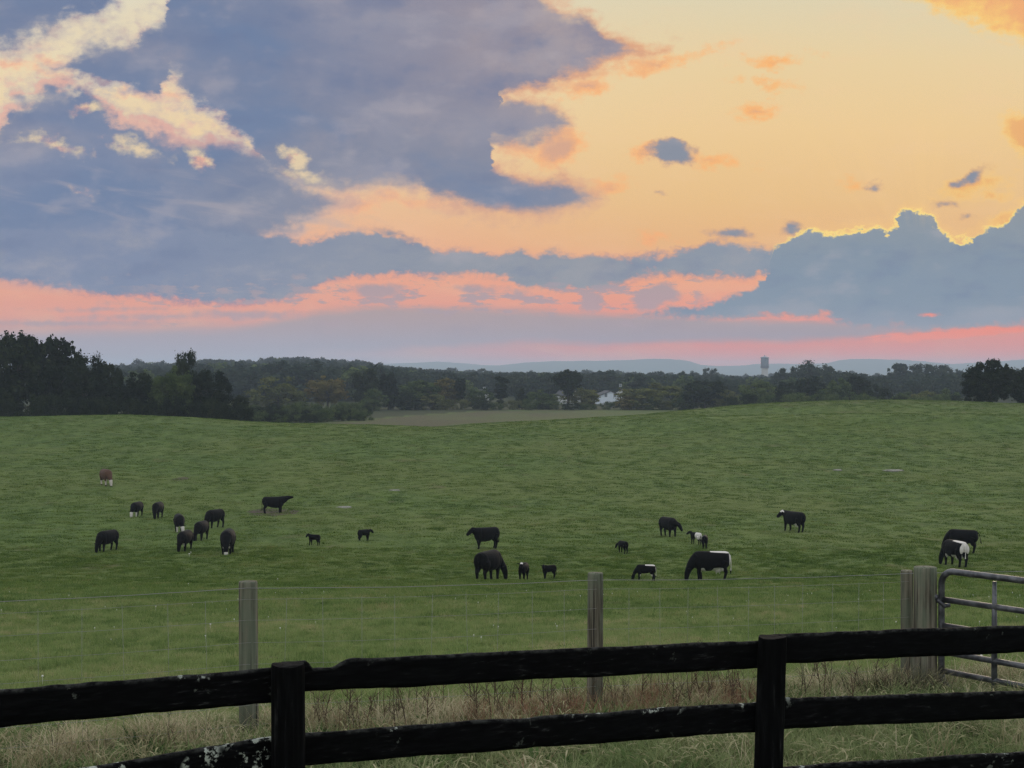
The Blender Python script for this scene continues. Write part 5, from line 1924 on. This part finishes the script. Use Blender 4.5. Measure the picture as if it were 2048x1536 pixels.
def build_cattle():
    gc, gv = "cattle grazing the pasture", "calves in the pasture"
    # px, foot row, back row, heading, options, label
    H = [
        (212, 971, 938, -58, dict(head='graze', coat=COAT_BROWN, white=('face', 'shins', 'brisket'), yaw=10), "brown cow with white face grazing alone high on the left slope", 0),
        (273, 1033, 1003, -100, dict(head='graze', white=('face', 'foreshins'), yaw=-8), "black cow with white face and shins, leftmost of the row grazing towards the fence", 0),
        (315, 1038, 1006, -92, dict(head='graze', yaw=6), "all-black cow seen head-on, right beside the white-shinned one below the brown cow", 0),
        (358, 1065, 1029, -72, dict(head='graze', white=('face', 'foreshins'), yaw=22), "black cow with white face turned right, directly behind another head-on cow", 0),
        (402, 1079, 1041, -98, dict(head='graze', yaw=-14), "black cow grazing head-on between the white-faced one and the left-facing one", 0),
        (429, 1056, 1019, -118, dict(head='graze', yaw=0, steps=(.05, -.06, -.05, .08)), "black cow facing left behind the head-on cows, nose towards their backs", 0),
        (369, 1101, 1060, -97, dict(head='graze', white=('brisket',), yaw=-5), "black cow head-on in front of the white-faced cow, pale under the chest", 0),
        (455, 1108, 1058, -86, dict(head='graze', white=('brisket', 'muzzle'), yaw=4), "big black cow head-on, nearest of the left herd, above the left wire fence post", 0),
        (214, 1102, 1060, -114, dict(head='graze', tail='swish', steps=(.08, -.05, .0, .05)), "black cow grazing leftwards with tail swung out, lowest at the left herd", 0),
        (547, 1026, 992, 2, dict(head='stretch', steps=(.03, -.05, -.10, .02)), "black bull-like cow in profile on bare soil, muzzle stretched out to the right", 0),
        (628, 1092, 1071, 158, dict(calf=True, head='up', yaw=60, steps=(.08, -.06, .04, -.02)), "small black calf with head turned to the lens, right of the left herd", 1),
        (728, 1081, 1058, 42, dict(calf=True, head='level', yaw=-10, steps=(.05, -.05, .05, -.08)), "small black calf facing right, alone between the herd and the middle cows", 1),
        (972, 1098, 1055, -150, dict(head='level', yaw=-16, steps=(.12, -.14, .05, -.05), white=()), "black cow walking left with head at back height, behind the big grazing one", 0),
        (977, 1163, 1102, 62, dict(head='graze', yaw=-52, steps=(.06, -.06, .0, .06)), "big black cow seen from behind, grazing to the right beside the calf with white forehead", 0),
        (1047, 1161, 1126, -104, dict(calf=True, head='up', yaw=10, white=('forehead',)), "black calf with white forehead looking straight at the lens", 1),
        (1098, 1159, 1133, -150, dict(calf=True, head='up', yaw=46, steps=(.04, -.04, .06, -.08)), "all-black calf looking at the lens, right of the white-foreheaded calf", 1),
        (1291, 1162, 1129, 178, dict(calf=True, head='graze', steps=(.05, -.02, .06, -.12), white=('belly', 'rump', 'tail')), "black and white calf grazing left with white rump and belly", 1),
        (1421, 1162, 1102, 180, dict(head='graze', udder=True, steps=(.02, -.16, .06, -.02), white=('belly', 'udder', 'rump', 'tail')), "large black cow with white belly, udder and tail grazing left near the fence", 0),
        (1246, 1106, 1082, 118, dict(calf=True, head='half', yaw=20), "black calf seen from behind, head down to the left, above the black and white calf", 1),
        (1337, 1073, 1034, -64, dict(head='half', yaw=36, steps=(.04, -.04, -.06, .04)), "black cow with lowered head facing right, above the calf seen from behind", 0),
        (1392, 1089, 1066, 128, dict(calf=True, head='up', yaw=28, white=('saddle',)), "white-backed calf with black head turned left, touching a black calf", 1),
        (1410, 1097, 1071, 80, dict(calf=True, head='half'), "black calf seen from behind next to the white-backed calf", 1),
        (1588, 1064, 1023, 124, dict(head='level', yaw=26, udder=True, white=('poll', 'udder'), steps=(.08, -.04, .0, .06)), "black cow with white poll facing left, alone on the right slope", 0),
        (1925, 1106, 1059, 154, dict(head='graze', tail='out', steps=(.05, -.05, .0, .05)), "black cow partly hidden behind the white-rumped one, tail swung right", 0),
        (1911, 1132, 1080, 108, dict(head='graze', yaw=22, udder=True, white=('rump', 'udder', 'belly')), "black cow with white rump grazing just above the metal gate", 0),
    ]
    for i, (px, fr, br, hd, opt, lb, calf) in enumerate(H):
        x, Y = at(px, fr)
        s = (fr - br) / F * Y / (1.39 if not calf else 1.36)
        me = cow_mesh(seed=i, **opt)
        me.transform(Matrix.Scale(s, 4))
        o = link("calf" if calf else "cow", me)
        me.name = "calf" if calf else "cow"
        o.location = (x, Y, ground_z(x, Y) + float(bumps(np.array([x]), np.array([Y]))[0]) - .01)
        o.rotation_euler = (0, 0, math.radians(hd))
        tag(o, lb, "calf" if calf else "cow", gv if calf else gc)


build_cattle()


# ------------------------------------------------------------------ weeds, rocks, small blossoms
def weed_mat(name, a, b_):
    m, T, b = mat_base(name, .95, .1)
    g = T.node('ShaderNodeTexCoord')
    n = T.noise(g.outputs['Object'], 9.0, 4.0, .6)[0]
    T.l.new(T.mix(n, a, b_), b.inputs['Base Color'])
    return m


def weed_mesh(seed, h, mat):
    r = random.Random(seed)
    mb = MB()
    lx, ly = r.uniform(-.16, .16), r.uniform(-.12, .12)
    P = lambda t: Vector((lx * t * t * h + .012 * math.sin(t * 9 + seed), ly * t * t * h + .012 * math.sin(t * 7 + seed * 2), t * h - .03))
    mb.tube([P(t) for t in (0, .2, .4, .6, .8, 1)], [.0058, .0052, .0045, .0036, .0026, .0014], 6)
    for k in range(r.randint(7, 11)):
        t = r.uniform(.3, .95)
        a = r.uniform(0, 6.28)
        l = h * r.uniform(.14, .34) * (1.15 - t * .6)
        s = P(t)
        d = Vector((math.cos(a) * .7, math.sin(a) * .7, r.uniform(.5, 1.1))).normalized()
        e = s + d * l
        mb.tube([s, s + d * l * .5 + Vector((0, 0, -.01)), e], [.0030, .0024, .0012], 5)
        for q in range(r.randint(3, 6)):
            u = r.uniform(.35, 1.0)
            c = s.lerp(e, u)
            aa = r.uniform(0, 6.28)
            ll = r.uniform(.010, .030)
            tt = Vector((math.cos(aa), math.sin(aa), r.uniform(-.9, .3))) * ll
            nn = Vector((-math.sin(aa), math.cos(aa), 0)) * ll * .28
            mb.poly([c, c + tt * .5 + nn, c + tt, c + tt * .5 - nn])
    return mb.mesh("dry_weed", mat, smooth=False)


def build_small_things():
    mats = [weed_mat("red_brown_stalk", (0.038, 0.022, 0.018, 1), (0.10, 0.058, 0.042, 1)), weed_mat("grey_brown_stalk", (0.04, 0.032, 0.024, 1), (0.12, 0.092, 0.06, 1))]
    var = [weed_mesh(i + 1, .72, mats[0 if i % 3 == 0 else 1]) for i in range(7)]
    spots = []
    for i in range(104):
        px = random.uniform(628, 1500)
        Y = 11.3 + ((px - 1024) / F * 12 + 1.985) * .52 + random.uniform(-.75, .35)
        spots.append((px, Y, random.uniform(.45, .86), 0))
    for i in range(20):
        px = random.uniform(1605, 1830)
        spots.append((px, 13.7 + random.uniform(-.9, .4), random.uniform(.5, .85), 1))
    for i in range(9):
        px = random.uniform(40, 470)
        spots.append((px, 10.6 + random.uniform(-.3, .5), random.uniform(.3, .5), 2))
    lab = ["dry brown weed stalk standing in the straw between the two black fence posts", "dry weed stalk standing near the thick gate post", "short dry weed stalk in the straw at the left wire post"]
    grp = ["dry weeds between the black posts", "dry weeds by the gate post", "dry weeds at the left"]
    for i, (px, Y, s, k) in enumerate(spots):
        x = (px - 1024) / F * Y
        o = link("dry_weed", var[i % 7])
        o.location = (x, Y, ground_z(x, Y))
        o.scale = (s, s, s * random.uniform(.85, 1.1))
        o.rotation_euler = (random.uniform(-.12, .12), random.uniform(-.12, .12), random.uniform(0, 6.28))
        tag(o, lab[k], "weed", grp[k])
    # tangle of arching grass at the gate post
    r = random.Random(5)
    mb = MB()
    for i in range(760):
        a = r.uniform(0, 6.28)
        q = r.random() ** .6 * .42
        b0 = Vector((q * math.cos(a) * 1.15, q * math.sin(a) * .7, -.03))
        h = r.uniform(.18, .62) * (1 - .35 * q)
        da = a + r.uniform(-1.2, 1.2)
        le = r.uniform(.15, .8) * h
        w = r.uniform(.003, .008)
        side = Vector((-math.sin(da), math.cos(da), 0)) * w
        prev = None
        for k in range(6):
            t = k / 5
            c = b0 + Vector((math.cos(da) * le * t ** 1.5, math.sin(da) * le * t ** 1.5, h * (t - .42 * t ** 3)))
            ww = side * (1 - t * .85)
            if prev:
                mb.poly([prev[0], prev[1], c + ww, c - ww])
            prev = (c - ww, c + ww)
    mt = weed_mat("tangle_grass", (0.040, 0.042, 0.024, 1), (0.135, 0.125, 0.075, 1))
    x, Y = (1795 - 1024) / F * 13.55, 13.55
    o = mb.build("weed_clump", mt, smooth=False, loc=(x, Y, ground_z(x, Y)))
    tag(o, "grey-green tangle of arching dry grass at the foot of the thick gate post", "weeds")
    # pale rock shelves in the turf
    rm = paint_mat("pale_rock", (0.24, 0.235, 0.205), .9, .3, .1, 2.5)
    for (px, row, w, h, lb) in ((690, 1016, .60, .10, "pale flat rock in the turf right of the bull-like cow on bare soil"), (790, 982, .50, .07, "pale flat rock in the turf up the middle slope"),
                                (1676, 941, .42, .10, "small pale rock on the right slope, left of the long one"), (1790, 942, .95, .10, "long pale flat rock high on the right slope")):
        x, Y = at(px, row)
        mb = MB()
        rg = []
        for k, (q, z) in enumerate(((1.0, -.15), (1.02, .03), (.86, h * .8), (.5, h * 1.1), (.12, h * 1.12))):
            rg.append([(w * q * (1 + .22 * math.sin(3 * a + px) + .12 * math.sin(7 * a + k)) * math.cos(a), w * .62 * q * (1 + .2 * math.sin(2 * a + px)) * math.sin(a), z + .02 * math.sin(5 * a + k)) for a in [2 * math.pi * i / 22 for i in range(22)]])
        mb.ring_solid(rg)
        o = mb.build("flat_rock", rm, smooth=False, loc=(x, Y, ground_z(x, Y) + float(bumps(np.array([x]), np.array([Y]))[0])))
        tag(o, lb, "rock")
    # white clover heads and seed fluff, too many and too small to count
    wm = paint_mat("clover_white", (0.62, 0.62, 0.58), .9)
    bl = MB()
    bl.ellipsoid((0, 0, .10), (.012, .012, .012), 8, 6)
    bl.tube([(0, 0, 0), (0, 0, .10)], .0015, 4)
    so = bpy.data.objects.new("clover_head", bl.mesh("clover_head", wm))
    HID.objects.link(so)
    P = wedge_points(14, 46, .16)
    for px, row in ((378, 1114), (381, 1109), (555, 1166), (376, 1174), (1964, 1335), (420, 1263)):
        x, Y = at(px, row)
        P = np.concatenate([P, [[x, Y, ground_z(x, Y) + float(bumps(np.array([x]), np.array([Y]))[0])]]])
    n = len(P)
    sc = RNG.uniform(.5, 1.0, n)
    sc = np.stack([sc, sc, sc], -1)
    sc[-6:] = ((4.5, 4.5, 1.6), (3.2, 3.2, 1.2), (1.6,) * 3, (1.4,) * 3, (1.3,) * 3, (1.2,) * 3)
    scatter("clover_flowers", P, RNG.uniform(0, 6.28, n), sc, np.zeros(n, int), [so])


build_small_things()

# ------------------------------------------------------------------ evening haze
HAZE_DENSITY = 0.00020


def build_haze():
    top = EYE + 62.0
    mb = MB().box(-4300, 4300, -75, 8400, -14.0, top)
    m = bpy.data.materials.new("haze")
    m.use_nodes = True
    m.node_tree.nodes.clear()
    T = NT(m.node_tree)
    out = T.node('ShaderNodeOutputMaterial')
    pv = T.node('ShaderNodeVolumePrincipled')
    pv.inputs['Color'].default_value = (0.66, 0.80, 0.99, 1)
    pv.inputs['Density'].default_value = HAZE_DENSITY
    pv.inputs['Anisotropy'].default_value = 0.2
    T.l.new(pv.outputs[0], out.inputs['Volume'])
    try:
        m.cycles.homogeneous_volume = True
    except Exception:
        pass
    o = mb.build("haze", m, smooth=False)
    tag(o, kind='stuff')
    return o


build_haze()
